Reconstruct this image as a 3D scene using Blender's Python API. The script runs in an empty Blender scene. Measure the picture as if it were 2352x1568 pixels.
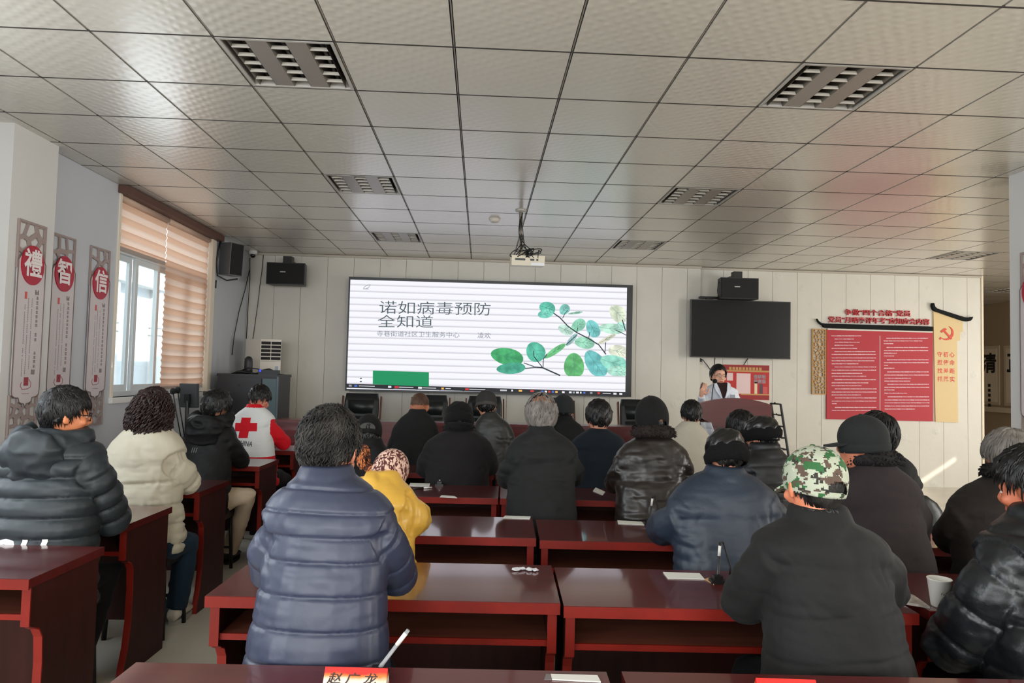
import bpy, bmesh, math, random
import numpy as np
from mathutils import Vector, Matrix, Euler

random.seed(7)
SC = bpy.context.scene
COL = SC.collection
PI = math.pi

# ------------------------------------------------------------------ camera
CAM_H = 1.54
CEIL = 3.181
F_PX, YAW, PITCH, ROLL = 1591.8, 0.0438, 0.0460, 0.0240
def cam_axes():
    cy, sy, cp, sp, cr, sr = math.cos(YAW), math.sin(YAW), math.cos(PITCH), math.sin(PITCH), math.cos(ROLL), math.sin(ROLL)
    f = Vector((sy*cp, cy*cp, sp)); r = Vector((cy, -sy, 0)); u = r.cross(f)
    return cr*r + sr*u, -sr*r + cr*u, f
CR, CU, CF = cam_axes()
cam = bpy.data.cameras.new('camera')
cam.sensor_width = 36.0
cam.lens = F_PX*36.0/2352.0
cam.clip_start = 0.02
cam_ob = bpy.data.objects.new('camera', cam)
COL.objects.link(cam_ob)
cam_ob.matrix_world = Matrix(((CR.x, CU.x, -CF.x, 0), (CR.y, CU.y, -CF.y, 0), (CR.z, CU.z, -CF.z, CAM_H), (0, 0, 0, 1)))
SC.camera = cam_ob

def at(u, v, X=None, Y=None, Z=None):
    """point of the place seen at photo pixel (u, v) on a known plane of the room"""
    d = CR*((u-1176)/F_PX) - CU*((v-784)/F_PX) + CF
    t = X/d.x if X is not None else (Y/d.y if Y is not None else (Z-CAM_H)/d.z)
    return Vector((0, 0, CAM_H)) + d*t

# ------------------------------------------------------------------ world, sun, window light, exposure
def S(r, g, b, a=1.0):
    f = lambda c: (c/255.0)/12.92 if c/255.0 <= 0.04045 else ((c/255.0+0.055)/1.055)**2.4
    return (f(r), f(g), f(b), a)

world = bpy.data.worlds.new('sky'); SC.world = world
world.use_nodes = True
bg = world.node_tree.nodes['Background']
bg.inputs['Color'].default_value = (0.86, 0.93, 1.0, 1)
bg.inputs['Strength'].default_value = 2.6

sun = bpy.data.lights.new('sun', 'SUN'); sun.energy = 3.2; sun.angle = 0.009; sun.color = (1.0, 0.90, 0.74)
sun_ob = bpy.data.objects.new('sun', sun); COL.objects.link(sun_ob)
sun_ob.rotation_euler = Vector((-0.50, 0.70, -0.33)).to_track_quat('-Z', 'Y').to_euler()

def window_light(name, loc, direction, w, h, watts, color):
    l = bpy.data.lights.new(name, 'AREA'); l.shape = 'RECTANGLE'; l.size = w; l.size_y = h
    l.energy = watts; l.color = color
    o = bpy.data.objects.new(name, l); COL.objects.link(o)
    o.location = loc; o.rotation_euler = Vector(direction).to_track_quat('-Z', 'Z').to_euler()
    return o
window_light('daylight_left_window_a', (-3.29, 2.6, 1.95), (1, 0, -0.12), 2.7, 1.65, 56, (0.88, 0.94, 1.0))
window_light('daylight_left_window_b', (-3.29, -1.2, 1.95), (1, 0, -0.12), 2.7, 1.65, 150, (0.90, 0.95, 1.0))
window_light('daylight_left_window_c', (-3.33, 6.98, 1.93), (1, 0, -0.05), 0.85, 1.2, 9, (0.90, 0.96, 1.0))
window_light('daylight_rear_window_a', (-1.0, -3.3, 2.0), (0, 1, -0.1), 2.6, 1.7, 105, (1.0, 0.99, 0.97))
window_light('daylight_rear_window_b', (3.2, -3.3, 2.0), (0, 1, -0.1), 2.6, 1.7, 105, (1.0, 0.98, 0.95))
window_light('daylight_right_window_a', (10.25, 1.2, 1.65), (-1, 0, -0.05), 4.2, 1.7, 330, (1.0, 0.96, 0.90))
window_light('daylight_right_window_b', (10.25, 7.2, 1.65), (-1, 0, -0.05), 3.0, 1.7, 125, (1.0, 0.96, 0.89))

SC.view_settings.view_transform = 'Standard'
SC.view_settings.look = 'None'
SC.view_settings.gamma = 1.0
SC.view_settings.use_curve_mapping = False
SC.view_settings.exposure = 0.2
SC.cycles.use_denoising = True
SC.cycles.max_bounces = 6; SC.cycles.diffuse_bounces = 4; SC.cycles.glossy_bounces = 2; SC.cycles.transmission_bounces = 2
SC.cycles.caustics_reflective = False; SC.cycles.caustics_refractive = False

# ------------------------------------------------------------------ materials
MATS = {}
def mat(name, col=(0.5, 0.5, 0.5, 1), rough=0.6, metal=0.0, bump=None, var=0.0, vscale=8.0, spec=0.5,
        emit=None, trans=0.0, sheen=0.0, coat=0.0, alpha=1.0, stretch=None, col2=None, coat_rough=0.1):
    """principled material; var mixes a second tone of the same thing by noise, bump = (scale, strength, distance)"""
    if name in MATS: return MATS[name]
    m = bpy.data.materials.new(name); m.use_nodes = True
    nt = m.node_tree; N = nt.nodes; L = nt.links
    b = N['Principled BSDF']
    b.inputs['Base Color'].default_value = col
    b.inputs['Roughness'].default_value = rough
    b.inputs['Metallic'].default_value = metal
    b.inputs['Specular IOR Level'].default_value = spec
    b.inputs['Transmission Weight'].default_value = trans
    b.inputs['Sheen Weight'].default_value = sheen
    b.inputs['Coat Weight'].default_value = coat
    b.inputs['Coat Roughness'].default_value = coat_rough
    b.inputs['Alpha'].default_value = alpha
    if emit:
        b.inputs['Emission Color'].default_value = emit[0]
        b.inputs['Emission Strength'].default_value = emit[1]
    tc = mp = None
    if var or bump:
        tc = N.new('ShaderNodeTexCoord'); mp = N.new('ShaderNodeMapping')
        L.new(tc.outputs['Object'], mp.inputs['Vector'])
        if stretch: mp.inputs['Scale'].default_value = stretch
    if var:
        nz = N.new('ShaderNodeTexNoise'); nz.inputs['Scale'].default_value = vscale; nz.inputs['Detail'].default_value = 4
        L.new(mp.outputs['Vector'], nz.inputs['Vector'])
        cr = N.new('ShaderNodeValToRGB')
        c2 = col2 if col2 else tuple(max(0, c*(1-var)) for c in col[:3]) + (1,)
        cr.color_ramp.elements[0].position = 0.35; cr.color_ramp.elements[0].color = c2
        cr.color_ramp.elements[1].position = 0.65; cr.color_ramp.elements[1].color = col
        L.new(nz.outputs['Fac'], cr.inputs['Fac']); L.new(cr.outputs['Color'], b.inputs['Base Color'])
    if bump:
        nb = N.new('ShaderNodeTexNoise'); nb.inputs['Scale'].default_value = bump[0]; nb.inputs['Detail'].default_value = 5
        L.new(mp.outputs['Vector'], nb.inputs['Vector'])
        bp = N.new('ShaderNodeBump'); bp.inputs['Strength'].default_value = bump[1]; bp.inputs['Distance'].default_value = bump[2]
        L.new(nb.outputs['Fac'], bp.inputs['Height']); L.new(bp.outputs['Normal'], b.inputs['Normal'])
    MATS[name] = m
    return m

def glow(name, col, strength=1.0):
    if name in MATS: return MATS[name]
    m = bpy.data.materials.new(name); m.use_nodes = True
    b = m.node_tree.nodes['Principled BSDF']
    b.inputs['Base Color'].default_value = (0.01, 0.01, 0.01, 1)
    b.inputs['Roughness'].default_value = 0.6
    b.inputs['Emission Color'].default_value = col; b.inputs['Emission Strength'].default_value = strength*0.9
    MATS[name] = m
    return m

# ------------------------------------------------------------------ object helpers
TMP = bpy.data.scenes.new('work')           # scratch scene in which modifiers and text are turned into meshes
def bake(data, mods=()):
    o = bpy.data.objects.new('work', data); TMP.collection.objects.link(o)
    for typ, props in mods:
        md = o.modifiers.new(typ, typ)
        for k, v in props.items(): setattr(md, k, v)
    vl = TMP.view_layers[0]; vl.update()
    dg = vl.depsgraph; dg.update()
    me = bpy.data.meshes.new_from_object(o.evaluated_get(dg), depsgraph=dg)
    bpy.data.objects.remove(o)
    return me

def tag(o, label=None, cat=None, group=None, kind=None):
    if label: o['label'] = label
    if cat: o['category'] = cat
    if group: o['group'] = group
    if kind: o['kind'] = kind
    return o

def thing(name, label, cat, loc=(0, 0, 0), group=None, rz=0.0):
    o = bpy.data.objects.new(name, None); COL.objects.link(o)
    o.empty_display_size = 0.1
    o.location = loc; o.rotation_euler = (0, 0, rz)
    return tag(o, label, cat, group)

def link_mesh(name, me, material, parent=None, world_coords=True, smooth=False):
    """a mesh object; when its mesh is in room coordinates it is moved into its parent's frame"""
    if material is not None and not me.materials:
        for m in (material if isinstance(material, (list, tuple)) else [material]): me.materials.append(m)
    if smooth and len(me.polygons):
        me.polygons.foreach_set('use_smooth', np.ones(len(me.polygons), dtype=bool))
    o = bpy.data.objects.new(name, me); COL.objects.link(o)
    if parent is not None:
        o.parent = parent
        if world_coords:
            q = parent; M = Matrix.Identity(4)
            while q is not None:
                M = q.matrix_basis @ M; q = q.parent
            me.transform(M.inverted())
    return o

class MB:
    """collects shapes, then builds ONE mesh object"""
    def __init__(s): s.bm = bmesh.new(); s.mi = 0
    def _faces(s, vs, fs):
        V = [s.bm.verts.new(v) for v in vs]
        for f in fs:
            try:
                F = s.bm.faces.new([V[i] for i in f]); F.material_index = s.mi
            except ValueError: pass
        return V
    def box(s, x0, x1, y0, y1, z0, z1, M=None):
        vs = [Vector(p) for p in ((x0,y0,z0),(x1,y0,z0),(x1,y1,z0),(x0,y1,z0),(x0,y0,z1),(x1,y0,z1),(x1,y1,z1),(x0,y1,z1))]
        if M is not None: vs = [M @ v for v in vs]
        s._faces(vs, ((0,3,2,1),(4,5,6,7),(0,1,5,4),(1,2,6,5),(2,3,7,6),(3,0,4,7)))
        return s
    def cbox(s, c, d, M=None):
        return s.box(c[0]-d[0]/2, c[0]+d[0]/2, c[1]-d[1]/2, c[1]+d[1]/2, c[2]-d[2]/2, c[2]+d[2]/2, M)
    def prism(s, poly, off):
        """poly: list of 3D points (planar outline), off: extrusion vector"""
        n = len(poly); off = Vector(off); A = [Vector(p) for p in poly]
        vs = A + [p+off for p in A]
        s._faces(vs, [tuple(range(n)), tuple(range(2*n-1, n-1, -1))] + [(i, (i+1) % n, n+(i+1) % n, n+i) for i in range(n)])
        return s
    def tube(s, pts, rad, seg=8, caps=True, flat=1.0):
        pts = [Vector(p) for p in pts]; n = len(pts)
        if not hasattr(rad, '__len__'): rad = [rad]*n
        up = Vector((0, 0, 1)); rings = []
        prev = None
        for i, p in enumerate(pts):
            t = (pts[min(i+1, n-1)]-pts[max(i-1, 0)])
            if t.length < 1e-9: t = Vector((0, 0, 1))
            t.normalize()
            if prev is None:
                a = t.cross(up) if abs(t.dot(up)) < 0.95 else t.cross(Vector((1, 0, 0)))
            else:
                a = prev - t*prev.dot(t)
                if a.length < 1e-6: a = t.cross(up)
            a.normalize(); b = t.cross(a); prev = a
            rings.append([s.bm.verts.new(p + a*(rad[i]*math.cos(2*PI*k/seg)) + b*(rad[i]*flat*math.sin(2*PI*k/seg))) for k in range(seg)])
        for i in range(n-1):
            for k in range(seg):
                F = s.bm.faces.new((rings[i][k], rings[i][(k+1) % seg], rings[i+1][(k+1) % seg], rings[i+1][k])); F.material_index = s.mi
        if caps:
            F = s.bm.faces.new(rings[0][::-1]); F.material_index = s.mi
            F = s.bm.faces.new(rings[-1]); F.material_index = s.mi
        return s
    def loft(s, rings, caps=True):
        R = [[s.bm.verts.new(p) for p in r] for r in rings]; n = len(R[0])
        for i in range(len(R)-1):
            for k in range(n):
                F = s.bm.faces.new((R[i][k], R[i][(k+1) % n], R[i+1][(k+1) % n], R[i+1][k])); F.material_index = s.mi
        if caps:
            s.bm.faces.new(R[0][::-1]).material_index = s.mi; s.bm.faces.new(R[-1]).material_index = s.mi
        return s
    def lathe(s, prof, c=(0, 0, 0), seg=20, M=None):
        rings = []
        for r, z in prof:
            ring = [Vector((c[0]+r*math.cos(2*PI*k/seg), c[1]+r*math.sin(2*PI*k/seg), c[2]+z)) for k in range(seg)]
            if M is not None: ring = [M @ p for p in ring]
            rings.append(ring)
        return s.loft(rings)
    def ell(s, c, r, M=None, seg=16, rings=10):
        rr = []
        for i in range(1, rings):
            a = -PI/2 + PI*i/rings
            ring = []
            for k in range(seg):
                p = Vector((r[0]*math.cos(a)*math.cos(2*PI*k/seg), r[1]*math.cos(a)*math.sin(2*PI*k/seg), r[2]*math.sin(a)))
                if M is not None: p = M @ p
                ring.append(p + Vector(c))
            rr.append(ring)
        return s.loft(rr)
    def flat(s, pts):
        s._faces([Vector(p) for p in pts], [tuple(range(len(pts)))]); return s
    def mesh(s, name='mesh', bevel=0.0, bseg=1, recalc=True):
        if bevel > 0:
            bmesh.ops.bevel(s.bm, geom=[e for e in s.bm.edges if len(e.link_faces) == 2 and e.calc_face_angle(0) > 0.5],
                            offset=bevel, segments=bseg, profile=0.6, affect='EDGES', clamp_overlap=True)
        if recalc: bmesh.ops.recalc_face_normals(s.bm, faces=s.bm.faces[:])
        me = bpy.data.meshes.new(name); s.bm.to_mesh(me); s.bm.free()
        return me
    def build(s, name, material, parent=None, bevel=0.0, bseg=1, smooth=False, recalc=True, world_coords=True):
        return link_mesh(name, s.mesh(name, bevel, bseg, recalc), material, parent, smooth=smooth, world_coords=world_coords)

def copy_tree(o, parent=None):
    c = o.copy(); COL.objects.link(c); c.parent = parent
    for ch in o.children: copy_tree(ch, c)
    return c

def text_mesh(s, height, M, bold=0.0, depth=0.0, align='CENTER', sx=1.0, shear=0.0):
    """flat or raised lettering; M places the text plane (local x right, y up) in the room"""
    cu = bpy.data.curves.new('text', 'FONT'); cu.body = s; cu.size = 1.0
    cu.align_x = align; cu.align_y = 'CENTER'; cu.offset = bold; cu.extrude = depth; cu.shear = shear
    cu.resolution_u = 3
    me = bake(cu)
    bpy.data.curves.remove(cu)
    me.transform(M @ Matrix.Diagonal((height*sx, height, 1 if depth == 0 else 1, 1)))
    return me

def join_meshes(meshes):
    bm = bmesh.new()
    for m in meshes: bm.from_mesh(m)
    for m in meshes: bpy.data.meshes.remove(m)
    me = bpy.data.meshes.new('joined'); bm.to_mesh(me); bm.free()
    return me

def plane_back(p):      # text/print plane on a wall that faces the camera (-Y)
    return Matrix(((1, 0, 0, p[0]), (0, 0, -1, p[1]), (0, 1, 0, p[2]), (0, 0, 0, 1)))
def plane_left(p):      # plane on the left wall, facing +X: reading direction runs along +Y
    return Matrix(((0, 0, 1, p[0]), (1, 0, 0, p[1]), (0, 1, 0, p[2]), (0, 0, 0, 1)))

def voronoi_rings(w, h, nx, ny, gap, seed, jit=0.42):
    """cells of an ice-crack lattice in a w x h rectangle: list of (outer polygon, inner polygon)"""
    rnd = random.Random(seed)
    pts = [((i+0.5+rnd.uniform(-jit, jit))*w/nx, (j+0.5+rnd.uniform(-jit, jit))*h/ny) for i in range(nx) for j in range(ny)]
    out = []
    for a in pts:
        poly = [(0, 0), (w, 0), (w, h), (0, h)]
        for b in pts:
            if b is a: continue
            mx, my = (a[0]+b[0])/2, (a[1]+b[1])/2; nx_, ny_ = b[0]-a[0], b[1]-a[1]
            new = []
            for i in range(len(poly)):
                p, q = poly[i], poly[(i+1) % len(poly)]
                dp = (p[0]-mx)*nx_+(p[1]-my)*ny_; dq = (q[0]-mx)*nx_+(q[1]-my)*ny_
                if dp <= 0: new.append(p)
                if (dp < 0 < dq) or (dq < 0 < dp):
                    t = dp/(dp-dq); new.append((p[0]+t*(q[0]-p[0]), p[1]+t*(q[1]-p[1])))
            poly = new
            if len(poly) < 3: break
        if len(poly) < 3: continue
        cx = sum(p[0] for p in poly)/len(poly); cy = sum(p[1] for p in poly)/len(poly)
        rmin = min(math.hypot(p[0]-cx, p[1]-cy) for p in poly)
        k = max(0.25, 1-gap/max(rmin, 1e-4))
        out.append((poly, [(cx+(p[0]-cx)*k, cy+(p[1]-cy)*k) for p in poly]))
    return out

def lattice(mb, place, w, h, nx, ny, gap, depth, seed):
    """place(s, t, d) -> room point; adds a pierced lattice of that depth"""
    for outer, inner in voronoi_rings(w, h, nx, ny, gap, seed):
        n = len(outer)
        for i in range(n):
            j = (i+1) % n
            A = [place(*outer[i], 0), place(*outer[j], 0), place(*inner[j], 0), place(*inner[i], 0)]
            B = [place(*outer[i], depth), place(*outer[j], depth), place(*inner[j], depth), place(*inner[i], depth)]
            mb._faces(A+B, ((4,5,6,7), (3,2,6,7), (0,1,5,4)))
    return mb
# ------------------------------------------------------------------ the room shell
M_wall_back = mat('pvc_wall_panel', S(216, 213, 203), 0.45, bump=(9, 0.25, 0.01), var=0.04, vscale=3)
def embossed(m):        # raised flower clusters pressed into the wall panels
    nt = m.node_tree; N = nt.nodes; L = nt.links
    tc = [n for n in N if n.type == 'TEX_COORD'][0]
    vo = N.new('ShaderNodeTexVoronoi'); vo.inputs['Scale'].default_value = 3.6
    nz = N.new('ShaderNodeTexNoise'); nz.inputs['Scale'].default_value = 38; nz.inputs['Detail'].default_value = 2
    L.new(tc.outputs['Object'], vo.inputs['Vector']); L.new(tc.outputs['Object'], nz.inputs['Vector'])
    cr = N.new('ShaderNodeValToRGB'); cr.color_ramp.elements[0].position = 0.10; cr.color_ramp.elements[0].color = (1,1,1,1)
    cr.color_ramp.elements[1].position = 0.24; cr.color_ramp.elements[1].color = (0,0,0,1)
    mu = N.new('ShaderNodeMath'); mu.operation = 'MULTIPLY'
    L.new(vo.outputs['Distance'], cr.inputs['Fac']); L.new(cr.outputs['Color'], mu.inputs[0]); L.new(nz.outputs['Fac'], mu.inputs[1])
    old = [n for n in N if n.type == 'BUMP'][0]
    bp = N.new('ShaderNodeBump'); bp.inputs['Strength'].default_value = 0.6; bp.inputs['Distance'].default_value = 0.012
    L.new(mu.outputs[0], bp.inputs['Height']); L.new(old.outputs['Normal'], bp.inputs['Normal'])
    L.new(bp.outputs['Normal'], N['Principled BSDF'].inputs['Normal'])
embossed(M_wall_back)
M_wall_left = mat('painted_wall', S(194, 198, 204), 0.5, bump=(3, 0.08, 0.01), var=0.04, vscale=1.6)
M_pillar = mat('painted_pillar', S(214, 214, 212), 0.5, var=0.03, vscale=2)
M_wall_tan = mat('tan_wall', S(176, 156, 128), 0.7, var=0.05, vscale=2)
M_dark = mat('dark_void', S(40, 38, 38), 0.8)
M_floor = mat('floor_stone', S(206, 200, 186), 0.22, var=0.07, vscale=2.5, bump=(30, 0.03, 0.002))
M_white = mat('white_trim', S(226, 226, 222), 0.4)
M_window_metal = mat('window_metal', S(214, 220, 222), 0.35)
M_cornice = mat('brown_cornice', S(96, 66, 56), 0.6, var=0.15, vscale=12, stretch=(1, 0.1, 1))
def glass_mat():
    m = bpy.data.materials.new('window_glass'); m.use_nodes = True
    N = m.node_tree.nodes; L = m.node_tree.links
    N.remove(N['Principled BSDF'])
    t = N.new('ShaderNodeBsdfTransparent'); g = N.new('ShaderNodeBsdfGlossy'); x = N.new('ShaderNodeMixShader')
    g.inputs['Roughness'].default_value = 0.02; x.inputs['Fac'].default_value = 0.07
    t.inputs['Color'].default_value = (0.93, 0.97, 0.97, 1)
    L.new(t.outputs[0], x.inputs[1]); L.new(g.outputs[0], x.inputs[2]); L.new(x.outputs[0], N['Material Output'].inputs['Surface'])
    return m
M_glass = glass_mat()

XL, XR, YR, YB, YB2, XJ, XE = -3.36, 10.35, -3.5, 10.02, 10.12, 3.2, 7.53

tag(MB().box(XL-0.3, XR+0.3, YR-0.3, 16.2, -0.1, 0.0).build('floor', M_floor), kind='structure')

# back wall: backing slab and its vertical panels, each its own piece
back = tag(MB().box(XL-0.2, XJ, YB+0.012, YB+0.25, 0, CEIL+0.2).box(XJ, XE, YB2+0.012, YB2+0.25, 0, CEIL+0.2).build('wall_back', M_wall_tan), kind='structure')
PW = 0.374
def panel_row(x0, x1, yb):
    x = x0
    while x < x1-0.02:
        w = min(PW, x1-x)
        mb = MB().box(x+0.0025, x+w-0.0025, yb, yb+0.012, 0.0, CEIL)
        mb.build('wall_panel', M_wall_back, back, bevel=0.003)
        x += w
panel_row(XL, XJ, YB); panel_row(XJ, XE, YB2)
MB().box(XE, XE+0.03, YB2-0.012, YB2+0.26, 0, CEIL).build('corner_trim', mat('corner_trim', S(226, 214, 190), 0.4), back)
tag(MB().box(XL, XJ, YB-0.03, YB, CEIL-0.035, CEIL-0.004).box(XJ, XE, YB2-0.03, YB2, CEIL-0.03, CEIL-0.004).build('trim_1', mat('cornice_trim', S(186, 178, 164), 0.5)), kind='structure')

# left wall with the visible window (Y 6.40-8.62) and two more windows further back
def wall_with_openings(name, const, axis, a0, a1, z1, openings, thick, material):
    mb = MB()
    def seg(p, q, z0, zz):
        if q-p < 1e-4 or zz-z0 < 1e-4: return
        if axis == 'Y': mb.box(min(const, const+thick), max(const, const+thick), p, q, z0, zz)
        else: mb.box(p, q, min(const, const+thick), max(const, const+thick), z0, zz)
    cur = a0
    for p, q, z0, zz in sorted(openings):
        seg(cur, p, 0, z1); seg(p, q, 0, z0); seg(p, q, zz, z1); cur = q
    seg(cur, a1, 0, z1)
    return tag(mb.build(name, material), kind='structure')
WY0, WY1, WZ0, WZ1 = 6.49, 8.68, 1.23, 3.12
wall_with_openings('wall_left', XL, 'Y', YR, YB, CEIL+0.2, [(-2.6, 0.2, 1.1, 2.8), (1.2, 4.0, 1.1, 2.8), (WY0, WY1, WZ0, WZ1)], -0.24, M_wall_left)
wall_with_openings('wall_rear', YR, 'X', XL-0.24, XR+0.24, CEIL+0.2, [(-2.4, 0.4, 1.0, 2.9), (1.8, 4.6, 1.0, 2.9)], -0.24, M_wall_left)
wall_with_openings('wall_right', XR, 'Y', YR, 16.0, CEIL+0.2, [(-1.0, 3.4, 0.9, 2.35), (5.6, 8.8, 0.9, 2.35), (4.1, 8.3, 2.52, 2.745)], 0.24, M_wall_tan)
tag(MB().box(XE+0.03, XR, 15.8, 16.0, 0, CEIL+0.2).build('wall_far', M_wall_tan), kind='structure')
tag(MB().box(XE-0.21, XE, YB2+0.25, 15.8, 0, CEIL+0.2).build('wall_passage', M_wall_tan), kind='structure')

# square pillars left and right
tag(MB().box(XL, -3.25, 4.85, 5.35, 0, CEIL).build('wall_pillar_left', M_pillar, bevel=0.004), kind='structure')
tag(MB().box(4.11, 4.60, 4.72, 5.21, 0, CEIL).build('wall_pillar_right', M_pillar, bevel=0.004), kind='structure')

# ceiling: dark backing, light grid, square metal tiles
def tile_mat():
    m = mat('ceiling_tile', S(204, 199, 188), 0.3, spec=0.6)
    nt = m.node_tree; N = nt.nodes; L = nt.links
    tc = N.new('ShaderNodeTexCoord'); mp = N.new('ShaderNodeMapping'); mp.inputs['Rotation'].default_value = (0, 0, 0.6)
    L.new(tc.outputs['Object'], mp.inputs['Vector'])
    w1 = N.new('ShaderNodeTexWave'); w1.inputs['Scale'].default_value = 5.2; w1.inputs['Distortion'].default_value = 2.0; w1.inputs['Detail'].default_value = 1
    w2 = N.new('ShaderNodeTexWave'); w2.bands_direction = 'Y'; w2.inputs['Scale'].default_value = 5.2; w2.inputs['Distortion'].default_value = 2.0; w2.inputs['Detail'].default_value = 1
    L.new(mp.outputs[0], w1.inputs['Vector']); L.new(mp.outputs[0], w2.inputs['Vector'])
    mx = N.new('ShaderNodeMath'); mx.operation = 'MULTIPLY'
    L.new(w1.outputs['Fac'], mx.inputs[0]); L.new(w2.outputs['Fac'], mx.inputs[1])
    N['Principled BSDF'].inputs['Coat Weight'].default_value = 0.7; N['Principled BSDF'].inputs['Coat Roughness'].default_value = 0.22
    bp = N.new('ShaderNodeBump'); bp.inputs['Strength'].default_value = 0.30; bp.inputs['Distance'].default_value = 0.006
    L.new(mx.outputs[0], bp.inputs['Height']); L.new(bp.outputs['Normal'], N['Principled BSDF'].inputs['Normal'])
    return m
M_tile = tile_mat()
M_grid = mat('ceiling_grid', S(150, 146, 140), 0.4)
ceil = tag(MB().box(XL-0.2, XR+0.2, YR-0.2, 16.1, CEIL+0.14, CEIL+0.2).build('ceiling', M_dark), kind='structure')
GX0, GY0, T = -1.378, 2.8456, 0.6
def gx(c): return GX0+c*T
def gy(r): return GY0+r*T
LIGHTS = {(0, 1), (0, 5), (0, 9), (5, 1), (5, 5), (5, 9), (12, 9), (17, 14), (0, -3), (5, -3), (10, 1), (10, 5)}
LIGHTS -= {(10, 1), (10, 5)}
def tile_mesh(w, d):
    mb = MB(); mb.box(-w/2+0.0085, w/2-0.0085, -d/2+0.0065, d/2-0.0065, 0, 0.02)
    return mb.mesh('ceiling_tile', bevel=0.003)
full = tile_mesh(T, T); full.materials.append(M_tile)
part_l = tile_mesh(gx(-3)-XL, T); part_l.materials.append(M_tile)
rest = MB()
for r in range(-11, 22):
    for c in range(-4, 21):
        if (c, r) in LIGHTS: continue
        x0, x1, y0, y1 = gx(c), gx(c+1), gy(r), gy(r+1)
        if c == -4: x0 = XL
        if y0 > 15.9 or x0 > XR: continue
        if y0 > YB2 and x1 < XE: continue
        if -1 <= r <= 11 and c <= 15:
            o = bpy.data.objects.new('ceiling_tile', part_l if c == -4 else full); COL.objects.link(o)
            o.parent = ceil; o.location = ((x0+x1)/2, (y0+y1)/2, CEIL)
        else:
            rest.box(x0+0.0085, min(x1, XR)-0.0085, y0+0.006, y1-0.006, CEIL, CEIL+0.02)
tag(rest.build('ceiling_tile_field', M_tile, ceil), kind='stuff')
g = MB()
for c in range(-3, 21):
    if gx(c) < XR: g.box(gx(c)-0.0035, gx(c)+0.0035, YR, 15.8, CEIL+0.004, CEIL+0.012)
g.build('grid_rails', M_grid, ceil)
g = MB()
for r in range(-10, 22):
    if gy(r) < 15.8: g.box(XL, XR, gy(r)-0.0062, gy(r)+0.0062, CEIL-0.0008, CEIL+0.012)
g.build('cross_gap_strips', mat('cross_gap_shade', S(64, 61, 58), 0.6, spec=0.2), ceil)  # dark strips added in the cross gaps; their colour stands in for shade

# visible window: outer frame, two sliding sashes with glass, transom, sill
def window_unit(n, y0, y1, z0, z1, xc, sashes, transom=None):
    w = tag(MB().box(xc-0.05, xc+0.05, y0, y0+0.05, z0, z1).box(xc-0.05, xc+0.05, y1-0.05, y1, z0, z1)
            .box(xc-0.048, xc+0.048, y0+0.05, y1-0.05, z0, z0+0.05).box(xc-0.048, xc+0.048, y0+0.05, y1-0.05, z1-0.05, z1).build('window_%d' % n, M_window_metal), kind='structure')
    zt = transom if transom else z1-0.05
    if transom: MB().box(xc-0.05, xc+0.05, y0+0.05, y1-0.05, zt, zt+0.06).build('transom', M_window_metal, w)
    ys = [y0+0.05+(y1-y0-0.1)*i/sashes for i in range(sashes+1)]
    for i in range(sashes):
        a, b = ys[i], ys[i+1]; xs = xc+(0.018 if i % 2 else -0.018)
        s = MB().box(xs-0.016, xs+0.016, a, a+0.055, z0+0.05, zt).box(xs-0.016, xs+0.016, b-0.055, b, z0+0.05, zt)\
            .box(xs-0.015, xs+0.015, a+0.055, b-0.055, z0+0.05, z0+0.11).box(xs-0.015, xs+0.015, a+0.055, b-0.055, zt-0.055, zt).build('sash', M_window_metal, w)
        MB().box(xs-0.003, xs+0.003, a+0.05, b-0.05, z0+0.10, zt-0.05).build('pane', M_glass, s)
        if transom: MB().box(xc-0.003, xc+0.003, a, b, zt+0.06, z1-0.05).build('pane', M_glass, w)
    return w
win = window_unit(1, WY0, WY1, WZ0, WZ1, XL-0.15, 4, 2.60)
window_unit(2, 1.2, 4.0, 1.1, 2.8, XL-0.15, 3); window_unit(3, -2.6, 0.2, 1.1, 2.8, XL-0.15, 3)
MB().box(XL-0.24, XL+0.035, WY0-0.04, WY1+0.04, WZ0-0.05, WZ0).build('window_sill', M_white, win, bevel=0.004)
MB().box(XL-0.22, XL+0.012, WY1-0.015, WY1+0.10, WZ0+0.001, WZ1+0.04).box(XL-0.02, XL+0.012, WY0-0.03, WY0+0.006, WZ0+0.001, WZ1+0.02).build('window_casing', mat('window_casing', S(232, 222, 204), 0.4), win)
tag(MB().box(XL+0.001, XL+0.09, WY0-0.06, WY1+0.14, 3.108, 3.176).build('trim_2', M_cornice, bevel=0.004), kind='structure')

# zebra roller blinds, each band its own slat
def fabric(name, col, tl):
    m = bpy.data.materials.new(name); m.use_nodes = True
    N = m.node_tree.nodes; L = m.node_tree.links; b = N['Principled BSDF']
    b.inputs['Base Color'].default_value = col; b.inputs['Roughness'].default_value = 0.8
    t = N.new('ShaderNodeBsdfTranslucent'); t.inputs['Color'].default_value = col
    x = N.new('ShaderNodeMixShader'); x.inputs['Fac'].default_value = tl
    tc = N.new('ShaderNodeTexCoord'); nz = N.new('ShaderNodeTexNoise'); nz.inputs['Scale'].default_value = 25; mp = N.new('ShaderNodeMapping')
    mp.inputs['Scale'].default_value = (1, 0.25, 1); mp.inputs['Rotation'].default_value = (0.5, 0, 0)
    L.new(tc.outputs['Object'], mp.inputs['Vector']); L.new(mp.outputs[0], nz.inputs['Vector'])
    bp = N.new('ShaderNodeBump'); bp.inputs['Strength'].default_value = 0.3; bp.inputs['Distance'].default_value = 0.01
    L.new(nz.outputs['Fac'], bp.inputs['Height']); L.new(bp.outputs[0], b.inputs['Normal'])
    L.new(b.outputs[0], x.inputs[1]); L.new(t.outputs[0], x.inputs[2]); L.new(x.outputs[0], N['Material Output'].inputs['Surface'])
    return m
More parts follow.
